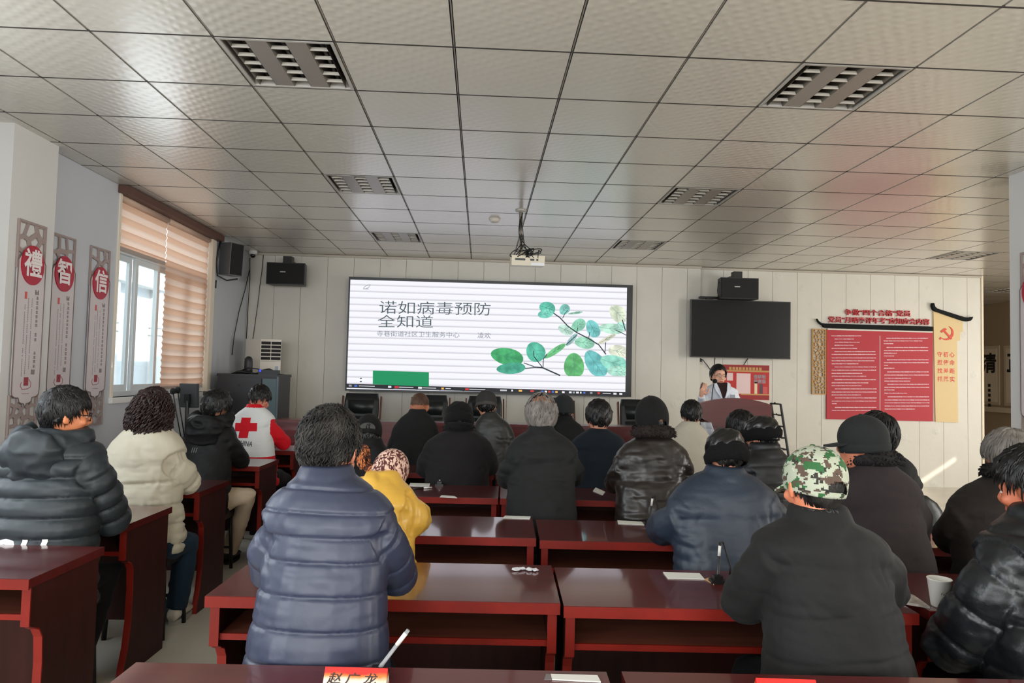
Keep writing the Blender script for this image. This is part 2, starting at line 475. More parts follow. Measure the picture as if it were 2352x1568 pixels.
M_band_a = fabric('blind_band_dense', S(230, 184, 156), 0.5)
M_band_b = fabric('blind_band_sheer', S(238, 204, 184), 0.6)
def blind(label, y0, y1, ztop, zbot, sag, xb):
    t = thing('window_blind', label, 'blind', (xb, (y0+y1)/2, zbot))
    MB().tube([(xb+0.01, y0, ztop+0.03), (xb+0.01, y1, ztop+0.03)], 0.035, 12).build('roller', mat('blind_roller', S(200, 170, 150), 0.5), t, smooth=True)
    z = ztop; i = 0; h = 0.064
    while z > zbot+0.02:
        zz = max(zbot, z-h); mb = MB(); n = 8; rows = []
        for k in range(n+1):
            y = y0+(y1-y0)*k/n; s = -sag*4*(k/n)*(1-k/n)
            rows.append((y, s))
        front, bk = [], []
        for e in (0, 1, 2, 3, 4):
            zc = z+(zz-z)*e/4; bulge = 0.013*math.sin(PI*e/4)
            front.append([Vector((xb+0.004+bulge, y, zc+s)) for y, s in rows])
            bk.append([Vector((xb+bulge, y, zc+s)) for y, s in rows])
        for e in range(4):
            for k in range(n):
                mb._faces([front[e][k], front[e][k+1], front[e+1][k+1], front[e+1][k]], ((0, 1, 2, 3),))
        o = mb.build('slat', M_band_b if i % 2 else M_band_a, t, smooth=True)
        z = zz; i += 1
    MB().box(xb-0.008, xb+0.012, y0, y1, zbot-0.03, zbot+0.002).build('bottom_rail', mat('blind_rail', S(176, 160, 150), 0.4), t, bevel=0.004)
    MB().tube([(xb+0.03, y1-0.02, ztop), (xb+0.03, y1-0.02, zbot+0.4)], 0.003, 5).build('pull_cord', M_white, t)
    return t
blind('peach striped blind raised halfway above the open window panes', 6.52, 7.522, 3.06, 2.64, 0.0, XL-0.05)
blind('peach striped blind lowered fully beside the open window panes', 7.53, 8.655, 3.06, 1.31, 0.006, XL-0.05)

# outside: pale rendered wall with columns beyond the glass
M_out = mat('outside_render', S(236, 238, 240), 0.8, var=0.05, vscale=2)
fw = thing('boundary_wall', 'white rendered wall with columns outside the window', 'wall', (-6.2, 8, 0))
MB().box(-6.5, -6.3, -6, 16, -0.5, 3.0).build('panel', mat('outside_panel', S(222, 228, 234), 0.8), fw)
for y in (1.5, 4.6, 7.7, 9.6, 11.5, 13.4, 15.3):
    MB().box(-6.3, -6.12, y, y+0.45, -0.5, 3.1).box(-6.3, -6.08, y-0.05, y+0.5, 2.1, 2.16).box(-6.3, -6.08, y-0.05, y+0.5, 2.24, 2.3).build('column', M_out, fw)
MB().box(-6.5, -6.05, -6, 16, 2.95, 3.15).build('coping', M_out, fw)
MB().box(-6.3, -5.9, -6, 16, -0.5, 0.75).build('plinth', mat('outside_plinth', S(226, 220, 208), 0.8), fw)
tag(MB().box(-14, XL-0.3, -12, 22, -0.6, -0.5).build('ground_outside', mat('ground_outside', S(180, 178, 172), 0.9, var=0.1)), kind='structure')
# ------------------------------------------------------------------ recessed ceiling lights (switched off)
M_lfix = mat('light_fixture_paint', S(176, 172, 165), 0.4)
M_mirror = mat('louvre_reflector', S(232, 226, 214), 0.3, metal=0.35)
M_louvre = mat('louvre_side', S(120, 114, 106), 0.3, metal=0.8)
M_strip = mat('light_strip', S(150, 143, 136), 0.35, metal=0.2)
M_tube = mat('light_tube_off', S(58, 56, 54), 0.3)
M_lamp_well = mat('lamp_well', S(44, 41, 38), 0.5)
def ceiling_light(c, r, label):
    x, y = (gx(c)+gx(c+1))/2, (gy(r)+gy(r+1))/2; z = CEIL
    t = thing('ceiling_light', label, 'ceiling light', (x, y, z), 'louvred ceiling lights')
    a = 0.292
    MB().box(x-a+0.016, x+a-0.016, y-a, y-a+0.016, z-0.003, z+0.05).box(x-a+0.016, x+a-0.016, y+a-0.016, y+a, z-0.003, z+0.05)\
        .box(x-a, x-a+0.016, y-a, y+a, z-0.004, z+0.05).box(x+a-0.016, x+a, y-a, y+a, z-0.004, z+0.05).build('frame', M_lfix, t)
    MB().box(x-a, x+a, y-a, y+a, z+0.095, z+0.10).build('housing', M_lamp_well, t)
    for sx in (-0.1, 0.1): MB().box(x+sx-0.052, x+sx+0.052, y-a+0.016, y+a-0.016, z, z+0.006).build('cover_strip', M_strip, t)
    for sx in (-0.2, 0, 0.2):
        w = 0.046
        tr = MB().prism([(x+sx-w, y-a+0.016, z), (x+sx-w-0.001, y-a+0.016, z), (x+sx-w-0.001, y-a+0.016, z+0.09), (x+sx-0.02, y-a+0.016, z+0.09)], (0, 2*a-0.032, 0))\
            .prism([(x+sx+w, y-a+0.016, z), (x+sx+w+0.001, y-a+0.016, z), (x+sx+w+0.001, y-a+0.016, z+0.09), (x+sx+0.02, y-a+0.016, z+0.09)], (0, 2*a-0.032, 0)).build('louvre', M_louvre, t)
        for k in range(5):
            yy = y-a+0.05+k*(2*a-0.10)/5+0.05
            MB().prism([(x+sx-w, yy-0.004, z), (x+sx-w, yy+0.004, z), (x+sx-w, yy+0.0015, z+0.018), (x+sx-w, yy-0.0015, z+0.018)], (2*w, 0, 0)).build('fin', M_mirror, tr)
        MB().tube([(x+sx, y-a+0.03, z+0.062), (x+sx, y+a-0.03, z+0.062)], 0.014, 10).build('lamp_tube', M_tube, t, smooth=True)
    return t
for (c, r), lb in {(0, 1): 'switched-off louvred light at upper left, nearest the camera',
                   (0, 5): 'switched-off louvred light in the middle of the left row',
                   (0, 9): 'switched-off louvred light above left end of the big screen',
                   (5, 1): 'switched-off louvred light at upper right, nearest the camera',
                   (5, 5): 'switched-off louvred light in the middle of the right row',
                   (5, 9): 'switched-off louvred light above right end of the big screen',
                   (12, 9): 'switched-off louvred light at far right above the red notice board',
                   (17, 14): 'switched-off louvred light in the passage at the far right',
                   (0, -3): 'switched-off louvred light behind the camera on the left',
                   (5, -3): 'switched-off louvred light behind the camera on the right'}.items():
    ceiling_light(c, r, lb)

# smoke detector, projector on its pole
sd = thing('smoke_detector', 'small round white smoke detector on the ceiling beside the projector pole', 'smoke detector', (0.104, 7.318, CEIL))
MB().lathe([(0.05, 0), (0.055, -0.012), (0.05, -0.03), (0.03, -0.042), (0.005, -0.044)], (0.104, 7.318, CEIL), 18).build('body', mat('detector', S(205, 198, 188), 0.5), sd, smooth=True)
MB().lathe([(0.062, 0), (0.062, -0.008), (0.05, -0.010)], (0.104, 7.318, CEIL), 18).build('base', mat('detector', S(205, 198, 188), 0.5), sd, smooth=True)
M_cream = mat('projector_shell', S(226, 216, 192), 0.4)
M_blackp = mat('black_plastic', S(22, 22, 23), 0.4)
M_cable = mat('black_cable', S(20, 19, 19), 0.5)
PX, PY, PZ = 0.437, 6.95, 2.675
pj = thing('projector', 'cream ceiling projector with tangled black cables hanging on a pole', 'projector', (PX, PY, CEIL))
MB().tube([(0.36, 6.90, CEIL), (0.375, 6.94, 2.78)], 0.019, 12).build('pole', mat('pole_metal', S(178, 170, 158), 0.35, metal=0.6), pj, smooth=True)
MB().lathe([(0.055, 0), (0.055, -0.012), (0.02, -0.02)], (0.36, 6.90, CEIL), 16).build('ceiling_plate', M_lfix, pj)
Mt = Matrix.Translation((PX, PY, PZ)) @ Euler((0.10, 0, 0.03)).to_matrix().to_4x4()
sh = MB().box(-0.165, 0.165, -0.13, 0.13, -0.05, 0.05, Mt).build('case', M_cream, pj, bevel=0.018, bseg=2)
MB().box(-0.13, -0.03, -0.134, -0.128, 0.0, 0.02, Mt).box(0.02, 0.06, -0.134, -0.128, 0.0, 0.02, Mt).box(0.08, 0.10, -0.134, -0.128, 0.0, 0.02, Mt).build('socket_row', M_blackp, sh)
MB().box(0.03, 0.16, -0.134, -0.128, -0.045, -0.02, Mt).build('rating_label', mat('pale_label', S(236, 240, 246), 0.4), sh)
MB().cbox((-0.05, 0, 0.07), (0.09, 0.12, 0.04), Mt).tube([Mt @ Vector((-0.06, 0, 0.06)), Mt @ Vector((-0.06, -0.02, 0.12))], 0.02, 8).build('bracket', M_cream, pj)
for k in range(6):
    rnd = random.Random(40+k); pts = [Vector((0.365+0.012*math.cos(k), 6.87, 3.15-0.02*k)), Vector((0.365+0.02*(k % 3-1), 6.88, 2.95)), Vector((0.37+0.03*(k % 2), 6.88, 2.84))]
    a0 = rnd.uniform(0, 2*PI)
    for q in range(8):
        a = a0+q*0.75
        pts.append(Vector((PX-0.02+(0.06+0.10*math.sin(q*0.4+k))*math.cos(a), 6.84-0.02*(q % 3), 2.745+0.03*math.sin(a*1.3+k)+0.02*rnd.uniform(-1, 1))))
    pts.append(Vector((PX-0.1+0.04*k, 6.82, 2.69)))
    sm = []
    for i in range(len(pts)-1):
        for u in (0, 0.33, 0.66):
            p0, p1, p2, p3 = pts[max(i-1, 0)], pts[i], pts[i+1], pts[min(i+2, len(pts)-1)]
            sm.append(0.5*((2*p1)+(p2-p0)*u+(2*p0-5*p1+4*p2-p3)*u*u+(3*p1-p0-3*p2+p3)*u**3))
    sm.append(pts[-1])
    MB().tube(sm, 0.0048, 5).build('cable', M_cable, pj, smooth=True)

# ------------------------------------------------------------------ LED wall with the title slide
YS = 9.80
def scr(zx, zy, d=0.0):            # coordinates measured on the slide -> the screen plane
    p = at(780+zx/3.36, 600+zy/3.36, Y=YS); return Vector((p.x, YS-0.008-d, p.z))
SX0, SX1, SZ0, SZ1 = -1.89, 2.145, 1.245, 2.845
led = thing('led_screen', 'large lit wall screen showing a white slide with green leaves', 'screen', (0.17, YS, SZ0))
MB().box(SX0, SX1, YS, YB-0.002, SZ0, SZ1).build('frame', mat('screen_frame', S(20, 22, 24), 0.35), led, bevel=0.004)
IX0, IX1 = scr(70, 550).x, scr(2211, 600).x
IZ1, IZ0 = (scr(88, 140).z+scr(2215, 205).z)/2, (scr(52, 975).z+scr(2205, 1040).z)/2
def slide_mat():
    m = glow('slide_white', (0.90, 0.90, 0.99, 1), 1.0)
    nt = m.node_tree; N = nt.nodes; L = nt.links; b = N['Principled BSDF']
    tc = N.new('ShaderNodeTexCoord'); sp = N.new('ShaderNodeSeparateXYZ'); L.new(tc.outputs['Object'], sp.inputs[0])
    m1 = N.new('ShaderNodeMath'); m1.operation = 'MULTIPLY'; m1.inputs[1].default_value = 1/0.0925; L.new(sp.outputs['Z'], m1.inputs[0])
    m2 = N.new('ShaderNodeMath'); m2.operation = 'FRACT'; L.new(m1.outputs[0], m2.inputs[0])
    cr = N.new('ShaderNodeValToRGB'); e = cr.color_ramp.elements
    e[0].position = 0.0; e[0].color = (0.60, 0.585, 0.63, 1); e[1].position = 0.30; e[1].color = (0.88, 0.88, 0.97, 1)
    x = e.new(0.10); x.color = (0.64, 0.62, 0.67, 1); x = e.new(0.95); x.color = (0.90, 0.90, 0.99, 1)
    L.new(m2.outputs[0], cr.inputs['Fac']); L.new(cr.outputs['Color'], b.inputs['Emission Color'])
    return m
MB().box(IX0, IX1, YS-0.006, YS+0.001, IZ0, IZ1).build('display', slide_mat(), led)
def on_screen(name, polys, material, d):
    mb = MB()
    for p in polys: mb.flat([Vector((q.x, YS-0.008-d, q.z)) for q in p])
    return mb.build(name, material, led, recalc=False)
G_ink = glow('slide_ink', S(62, 82, 84), 1.0)
def slide_text(s, zx0, zx1, zyl, zyr, hz, bold=0.0, material=None, name='slide_text'):
    a, b = scr(zx0, zyl), scr(zx1, zyr); n = len(s)
    w = (b-a).length; mid = (a+b)/2
    ang = math.atan2(b.z-a.z, b.x-a.x)
    me = text_mesh(s, 1.0, Matrix.Identity(4), bold)
    xs = [v.co.x for v in me.vertices]; x0, x1 = min(xs), max(xs)
    h = hz/3.36/F_PX*YS
    me.transform(plane_back((mid.x, YS-0.011, mid.z)) @ Matrix.Rotation(ang, 4, 'Z') @ Matrix.Diagonal((w/(x1-x0), h*1.05, 1, 1)) @ Matrix.Translation((-(x0+x1)/2, 0, 0)))
    return link_mesh(name, me, material or G_ink, led)
slide_text('诺如病毒预防', 308, 1165, 362, 378, 103, -0.005)
slide_text('全知道', 295, 722, 470, 474, 100, -0.005)
G_sub = glow('slide_subtitle', S(120, 128, 134), 1.0)
slide_text('寺巷街道社区卫生服务中心', 288, 925, 560, 572, 44, 0.0, G_sub)
slide_text('凌欢', 1065, 1166, 574, 577, 46, 0.0, G_sub)
# pale leaf outline at the top-left of the slide
lf = [(185, 215), (192, 198), (210, 186), (240, 180), (228, 200), (205, 212), (188, 213), (226, 213)]
mbl = MB(); mbl.tube([scr(*p, 0.002) for p in lf], 0.0032, 4); mbl.build('leaf_outline', G_sub, led)
on_screen('green_block', [[scr(258, 842), scr(690, 855), scr(690, 966), scr(257, 948)]], glow('slide_green', (0.0, 0.27, 0.10, 1), 1.0), 0.002)
mbl = MB()
for (x, y) in ((165, 903), (165, 927)):
    mbl.flat([scr(x+9*math.cos(a*PI/4), y+5*math.sin(a*PI/4), 0.002) for a in range(8)][::-1])
mbl.build('slide_dots', glow('slide_dot', S(60, 62, 70), 1.0), led, recalc=False)
# task bar with its icons
on_screen('task_bar', [[scr(52, 943), scr(2205, 1008), scr(2205, 1040), scr(52, 975)]], glow('task_bar', S(30, 30, 36), 1.0), 0.001)
ic = MB(); rnd = random.Random(3); ICM = [glow('icon_%d' % i, c, 1.0) for i, c in enumerate((S(230, 232, 238), S(70, 110, 200), S(206, 50, 50), S(236, 180, 90), S(150, 154, 164), S(40, 90, 60)))]
def tb(x0, x1, dy0, dy1, m):
    ic.mi = m; f = lambda x, dy: scr(x, 943+(x-52)*65/2153+dy, 0.003)
    ic.flat([f(x0, dy0), f(x1, dy0), f(x1, dy1), f(x0, dy1)])
for x0, x1, m in ((72, 95, 4), (115, 137, 1), (375, 400, 0), (425, 455, 2), (607, 636, 0), (786, 805, 3), (970, 998, 2), (1240, 1290, 4), (1325, 1337, 0), (1382, 1408, 3), (1472, 1498, 2), (1556, 1574, 1),
                  (1582, 1600, 0), (1610, 1626, 2), (1637, 1655, 1), (1664, 1682, 3), (1716, 1736, 0), (1770, 1790, 0), (1798, 1816, 4), (1825, 1845, 0), (1855, 1866, 0), (1880, 1896, 1), (1932, 1950, 4), (1990, 2008, 2), (2112, 2136, 0), (2158, 2180, 0)):
    tb(x0, x1, 8, 22, m)
for x0, x1 in ((150, 272), (458, 570), (640, 745), (818, 858), (1002, 1125), (1238, 1290), (2030, 2092)): tb(x0, x1, 12, 17, 0)
for x0, x1 in ((418, 590), (600, 770), (780, 950), (960, 1136)): tb(x0, x1, 28, 31, 4)
tag(ic.build('task_bar_icons', ICM, led, recalc=False), kind='stuff')
# eucalyptus twigs
G_stem = glow('slide_stem', S(40, 52, 58), 1.0)
st = MB()
for pts, r in (([(1420, 783), (1500, 812), (1510, 818), (1430, 828)], 0.006), ([(1505, 816), (1565, 820), (1700, 880)], 0.010), ([(1565, 818), (1500, 735), (1498, 690)], 0.006), ([(1570, 815), (1572, 755), (1600, 715)], 0.006),
               ([(1650, 400), (1700, 435), (1760, 500), (1830, 550), (1920, 595), (2000, 645), (2055, 718)], 0.008), ([(1720, 440), (1740, 400), (1760, 380)], 0.005), ([(1830, 550), (1838, 510)], 0.005), ([(1922, 590), (1930, 545)], 0.005),
               ([(2045, 712), (2053, 625)], 0.006), ([(2205, 535), (2180, 450)], 0.007), ([(2212, 570), (2130, 530)], 0.005), ([(1835, 565), (1745, 645)], 0.005)):
    st.tube([scr(*p, 0.006) for p in pts], r, 4)
st.build('twig', G_stem, led)
LEAVES = [(1602, 362, 63, 50, 20, (80, 190, 165)), (1588, 405, 60, 34, -10, (110, 205, 185)), (1735, 372, 44, 38, -50, (125, 200, 190)), (1820, 398, 58, 10, -8, (170, 210, 190)),
          (1842, 495, 62, 45, -40, (140, 210, 180)), (1745, 528, 62, 38, 22, (190, 225, 210)), (1955, 520, 72, 50, 62, (110, 195, 195)), (2098, 520, 98, 40, 6, (180, 225, 205)), (2150, 405, 80, 58, 45, (215, 226, 200)),
          (1890, 628, 78, 46, 8, (150, 215, 185)), (1790, 605, 62, 20, -48, (150, 190, 190)), (2060, 600, 80, 17, -28, (216, 214, 190)), (1292, 735, 128, 66, 12, (40, 165, 95)), (1322, 825, 112, 44, -4, (45, 160, 130)),
          (1512, 698, 80, 72, 55, (70, 185, 155)), (1662, 692, 98, 24, -34, (100, 190, 120)), (1808, 806, 100, 78, 88, (85, 180, 105)), (1975, 790, 118, 72, 55, (100, 190, 190)), (2150, 695, 78, 50, 12, (222, 226, 205)),
          (2128, 790, 122, 62, 18, (140, 215, 195)), (2150, 850, 88, 44, 5, (170, 225, 205)), (2175, 500, 40, 30, 40, (170, 220, 205))]
clip_lo = 885
for i, (cx, cy, rx, ry, ang, c) in enumerate(LEAVES):
    a = math.radians(ang); P = []
    for k in range(22):
        th = 2*PI*k/22; e = 1+0.10*math.cos(th)
        x, y = rx*math.cos(th), ry*math.sin(th)*e
        X, Yv = cx+x*math.cos(a)-y*math.sin(a), cy+x*math.sin(a)+y*math.cos(a)
        P.append(scr(min(X, 2208), min(Yv, 858+0.018*X if False else clip_lo), 0.0025+0.0001*i))
    mb = MB(); mb.flat(P[::-1])
    lo = mb.build('slide_leaf', None, led, recalc=False)
    gm = bpy.data.materials.new('slide_leaf_%d' % i); gm.use_nodes = True; N = gm.node_tree.nodes; b = N['Principled BSDF']
    b.inputs['Base Color'].default_value = (0.01, 0.01, 0.01, 1); b.inputs['Emission Strength'].default_value = 0.9
    tc = N.new('ShaderNodeTexCoord'); nz = N.new('ShaderNodeTexNoise'); nz.inputs['Scale'].default_value = 9; nz.inputs['Detail'].default_value = 5; cr = N.new('ShaderNodeValToRGB')
    cc = S(*c); cr.color_ramp.elements[0].position = 0.38; cr.color_ramp.elements[1].position = 0.66
    cr.color_ramp.elements[0].color = tuple(v*0.72 for v in cc[:3])+(1,); cr.color_ramp.elements[1].color = tuple(min(1, v*1.18+0.03) for v in cc[:3])+(1,)
    gm.node_tree.links.new(tc.outputs['Object'], nz.inputs['Vector']); gm.node_tree.links.new(nz.outputs['Fac'], cr.inputs['Fac']); gm.node_tree.links.new(cr.outputs['Color'], b.inputs['Emission Color'])
    lo.data.materials.append(gm)
    vn = MB()
    for s in ((-0.95, 0, 0.9, 0), (-0.2, 0, 0.25, 0.6), (-0.2, 0, 0.25, -0.6), (0.2, 0, 0.6, 0.5), (0.2, 0, 0.6, -0.5)):
        q = []
        for u in (0, 0.5, 1):
            x, y = rx*(s[0]+(s[2]-s[0])*u), ry*(s[1]+(s[3]-s[1])*u)
            q.append(scr(min(cx+x*math.cos(a)-y*math.sin(a), 2206), min(cy+x*math.sin(a)+y*math.cos(a), clip_lo), 0.0055))
        vn.tube(q, 0.0022, 3)
    vn.build('vein', glow('slide_vein_%d' % (i % 3), tuple(v*0.42 for v in S(*LEAVES[i % 3][5])[:3])+(1,), 1.0), lo)

# ------------------------------------------------------------------ television, loudspeakers, sockets, cables
tv = thing('television', 'large black switched-off television on the wall above the speaking woman', 'television', (3.79, 9.85, 1.82))
MB().box(3.025, 4.465, 9.85, 9.90, 1.85, 2.665).build('screen', mat('tv_screen', S(22, 24, 25), 0.3, spec=0.25), tv, bevel=0.006)
MB().box(3.01, 4.48, 9.862, 9.905, 1.838, 2.677).build('bezel', mat('tv_bezel', S(70, 70, 70), 0.4), tv, bevel=0.006)
MB().box(3.5, 4.1, 9.90, YB2-0.001, 2.05, 2.45).build('wall_mount', M_blackp, tv)
vb = thing('video_bar', 'slim black camera bar lying on top of the television', 'camera', (3.29, 9.87, 2.677))
MB().box(3.14, 3.43, 9.84, 9.93, 2.695, 2.72).build('bar', M_blackp, vb, bevel=0.008)
MB().box(3.24, 3.33, 9.86, 9.92, 2.677, 2.696).build('foot', M_blackp, vb)
M_spk = mat('speaker_cloth', S(17, 17, 18), 0.8, bump=(300, 0.3, 0.002))
M_spkb = mat('speaker_box', S(24, 24, 25), 0.45)
def loudspeaker(label, u, v, y, w, h, cable=None, wall=YB):
    c = at(u, v, Y=y); x, z = c.x, c.z
    t = thing('loudspeaker', label, 'loudspeaker', (x, y, z-h/2))
    b = MB().prism([(x-w/2, y, z-h/2), (x+w/2, y, z-h/2), (x+w*0.44, y+0.22, z-h/2), (x-w*0.44, y+0.22, z-h/2)], (0, 0, h)).build('cabinet', M_spkb, t, bevel=0.01, bseg=2)
    MB().box(x-w/2+0.012, x+w/2-0.012, y-0.012, y+0.002, z-h/2+0.012, z+h/2-0.012).build('grille', M_spk, t, bevel=0.006)
    MB().box(x-w*0.14, x, y-0.015, y-0.011, z+0.015, z+0.028).build('badge', mat('badge', S(190, 190, 190), 0.3, metal=0.5), t)
    MB().box(x-0.06, x+0.06, y+0.06, y+0.18, z+h/2, z+h/2+0.10).tube([(x, y+0.15, z+h/2+0.05), (x, wall-0.001, z+h/2+0.05)], 0.025, 8).build('bracket', M_blackp, t)
    if cable: MB().tube([at(*p, Y=yy) for p in cable[0] for yy in (cable[1],)], 0.006, 5).build('cable', M_cable, t, smooth=True)
    return t
loudspeaker('black box loudspeaker on the wall left of the big screen', 656, 628, 9.6, 0.52, 0.30)
loudspeaker('black box loudspeaker on the wall above the television', 1699, 662, 9.6, 0.545, 0.30, ([(1657, 641), (1650, 650), (1648, 668), (1650, 684)], 9.7), YB2)
# column loudspeaker on the left wall
ys = 8.95
t = thing('loudspeaker', 'tall grey and black column loudspeaker high on the left wall', 'loudspeaker', (-3.17, ys, 2.68))
Mr = Matrix.Translation((-3.235, ys, 2.90)) @ Euler((0, 0.06, -0.55)).to_matrix().to_4x4()
MB().box(-0.08, 0.12, -0.10, 0.10, -0.20, 0.21, Mr).build('cabinet', mat('speaker_grey', S(88, 90, 92), 0.4), t, bevel=0.012, bseg=2)
MB().box(0.10, 0.13, -0.085, 0.085, -0.19, 0.20, Mr).build('grille', M_spk, t, bevel=0.006)
MB().tube([(-3.33, ys-0.1, 3.15), (-3.34, ys-0.12, 3.02), (-3.35, ys-0.14, 2.85), (-3.34, ys-0.12, 2.68), (-3.25, ys-0.05, 2.63), (-3.13, ys, 2.66)], 0.010, 6)\
    .tube([(-3.35, ys-0.08, 3.16), (-3.27, ys, 2.95)], 0.006, 5).tube([(-3.35, ys-0.13, 2.62), (-3.35, ys-0.13, 2.52)], 0.008, 5).build('bracket', M_blackp, t, smooth=True)
# dome camera in the corner
cc = thing('dome_camera', 'small white dome camera in the upper left corner of the room', 'camera', (-3.25, 9.86, CEIL-0.05))
MB().lathe([(0.055, 0.0), (0.058, -0.03), (0.05, -0.055), (0.03, -0.06)], (-3.25, 9.86, CEIL), 18).build('base', M_white, cc, smooth=True)
MB().ell((-3.25, 9.85, CEIL-0.07), (0.036, 0.036, 0.036)).build('dome', mat('dome_black', S(12, 12, 13), 0.1), cc, smooth=True)
def cable_thing(label, pts, r=0.006):
    return tag(MB().tube(pts, r, 5).build('cable', M_cable, smooth=True), label, 'cable')
cable_thing('black cable hanging from the corner camera down to the air conditioner', [at(574, 592, Y=9.99), at(574, 640, Y=9.99), at(570, 700, Y=9.99), at(566, 778, Y=9.99)])
cable_thing('black cable slanting down the left wall behind the equipment cabinet', [at(573, 620, X=-3.34), at(563, 665, X=-3.34), at(549, 715, X=-3.34), at(538, 770, X=-3.34), at(533, 815, X=-3.34)])
cable_thing('thin black cable hanging on the wall left of the box loudspeaker', [at(605, 586, Y=9.99), at(602, 620, Y=9.99), at(597, 655, Y=9.99), at(592, 700, Y=9.99), at(587, 735, Y=9.99), at(581, 778, Y=9.99)], 0.005)
cable_thing('black power cable dangling from the wall socket below the television', [at(1608, 823, Y=10.10), at(1614, 826, Y=10.05), at(1624, 838, Y=10.10), at(1634, 852, Y=10.12), at(1648, 866, Y=10.12)], 0.006)
cable_thing('black cable behind the speaking woman below the television', [at(1642, 820, Y=10.12), at(1641, 836, Y=10.12), at(1640, 852, Y=10.12)], 0.006)
cable_thing('black cable crossing the top of the red poster', [at(1718, 823, Y=10.12), at(1712, 832, Y=10.10), at(1708, 838, Y=10.09)], 0.006)
def socket(label, u, v, plug):
    c = at(u, v, Y=YB2); t = thing('wall_socket', label, 'socket', (c.x, YB2, c.z-0.04))
    MB().box(c.x-0.042, c.x+0.042, YB2-0.012, YB2-0.0005, c.z-0.045, c.z+0.045).build('plate', mat('socket_plate', S(196, 192, 182), 0.4), t, bevel=0.004)
    if plug: MB().box(c.x-0.02, c.x+0.02, YB2-0.05, YB2-0.012, c.z+0.0, c.z+0.04).build('plug', M_blackp, t, bevel=0.006)
    else: MB().box(c.x-0.025, c.x+0.025, YB2-0.014, YB2-0.011, c.z-0.02, c.z+0.02).build('switch', mat('socket_inset', S(150, 146, 138), 0.4), t)
socket('square grey wall switch just below the television corner', 1593, 828, False)
socket('wall socket with a black plug below the television', 1607, 831, True)

# ------------------------------------------------------------------ air conditioner, equipment cabinet and the things on it
ac = thing('air_conditioner', 'tall cream floor-standing air conditioner in the corner', 'air conditioner', (-2.9, 9.5, 0))
AX0, AX1, AXL = -2.935, -2.665, -3.22
MB().prism([(AXL, 9.62, 0), (AX0, 9.36, 0), (AX1, 9.36, 0), (AX1-0.14, 9.80, 0), (AXL, 9.80, 0)], (0, 0, 1.915)).build('casing', mat('ac_casing', S(240, 233, 220), 0.4), ac, bevel=0.008)
MB().box(AX0+0.01, AX1-0.005, 9.35, 9.362, 1.63, 1.895).build('vent_dark_plate', M_dark, ac)  # flat dark plate in place of the shaded hollow behind the slats
for k in range(6): MB().box(AX0+0.005, AX1, 9.335, 9.352, 1.63+k*0.051, 1.642+k*0.051).build('vent_slat', mat('ac_slat', S(226, 220, 208), 0.4), ac)
for x in (-2.80,): MB().box(x, x+0.008, 9.345, 9.353, 1.63, 1.895).build('vent_divider', mat('ac_slat', S(226, 220, 208), 0.4), ac)
MB().box(-2.735, -2.695, 9.352, 9.3605, 1.42, 1.56).build('control_strip', mat('ac_label', S(170, 186, 196), 0.4), ac)
M_rack = mat('rack_metal', S(38, 40, 44), 0.42)
rk = thing('equipment_cabinet', 'black metal equipment cabinet with a glass side below the air conditioner', 'cabinet', (-2.8, 8.95, 0))
rx0, rx1, ry0, ry1 = -3.235, -2.50, 8.7, 9.25
MB().box(rx0, rx1, ry0, ry1, 0.03, 1.42).build('body', M_rack, rk, bevel=0.012, bseg=2)
MB().box(rx0-0.01, rx1+0.01, ry0-0.01, ry1+0.01, 1.42, 1.455).build('top_cover', M_rack, rk, bevel=0.01)
d = MB().box(rx0+0.10, -2.70, ry0-0.014, ry0, 0.10, 1.40).build('door', M_rack, rk, bevel=0.004)
MB().box(-2.98, -2.96, ry0-0.022, ry0-0.013, 1.30, 1.33).build('lock', M_blackp, d)
MB().box(-2.685, rx1-0.015, ry0-0.012, ry0, 0.10, 1.40).build('glass_strip', mat('rack_glass', S(92, 110, 116), 0.12, spec=0.6), rk)
MB().box(rx1-0.012, rx1+0.006, ry0-0.015, ry0+0.01, 0.05, 1.43).build('edge_trim', mat('rack_edge', S(90, 104, 110), 0.3), rk)
MB().box(rx0+0.05, rx0+0.09, ry0+0.05, ry0+0.09, 0, 0.03).box(rx1-0.09, rx1-0.05, ry0+0.05, ry0+0.09, 0, 0.03).box(rx0+0.05, rx0+0.09, ry1-0.09, ry1-0.05, 0, 0.03).box(rx1-0.09, rx1-0.05, ry1-0.09, ry1-0.05, 0, 0.03).build('feet', M_blackp, rk)
c = at(570, 856, Y=8.95)
b = thing('speaker_bottle', 'rounded black bottle-shaped device standing on the equipment cabinet', 'bottle', (c.x, 8.95, 1.455))
MB().lathe([(0.05, 0), (0.052, 0.05), (0.05, 0.15), (0.046, 0.19), (0.03, 0.215), (0.005, 0.222)], (c.x, 8.95, 1.455), 20).build('body', mat('bottle_black', S(26, 26, 30), 0.45), b, smooth=True)
MB().lathe([(0.053, 0), (0.053, 0.012), (0.05, 0.014)], (c.x, 8.95, 1.455), 20).build('base_ring', M_blackp, b)
b = thing('cable_bag', 'flat black cable bag lying on top of the equipment cabinet', 'bag', (-2.95, 8.86, 1.455))
MB().loft([[Vector((-3.10+0.62*i/10, 8.86+0.10*math.cos(2*PI*k/10), 1.455+max(0, (0.026+0.02*math.sin(i*1.1))*math.sin(PI*(i+0.6)/11.2)*(1+math.sin(2*PI*k/10))))) for k in range(10)] for i in range(11)]).build('pouch', mat('bag_black', S(22, 22, 24), 0.6, bump=(25, 0.6, 0.02)), b, smooth=True)
MB().tube([(-3.0, 8.80, 1.49), (-2.9, 8.77, 1.53), (-2.78, 8.78, 1.52), (-2.7, 8.82, 1.49)], 0.008, 6).build('strap', M_cable, b, smooth=True)
b = thing('microphone_receiver', 'small black receiver with a glowing blue light on the equipment cabinet', 'receiver', (-2.68, 8.78, 1.455))
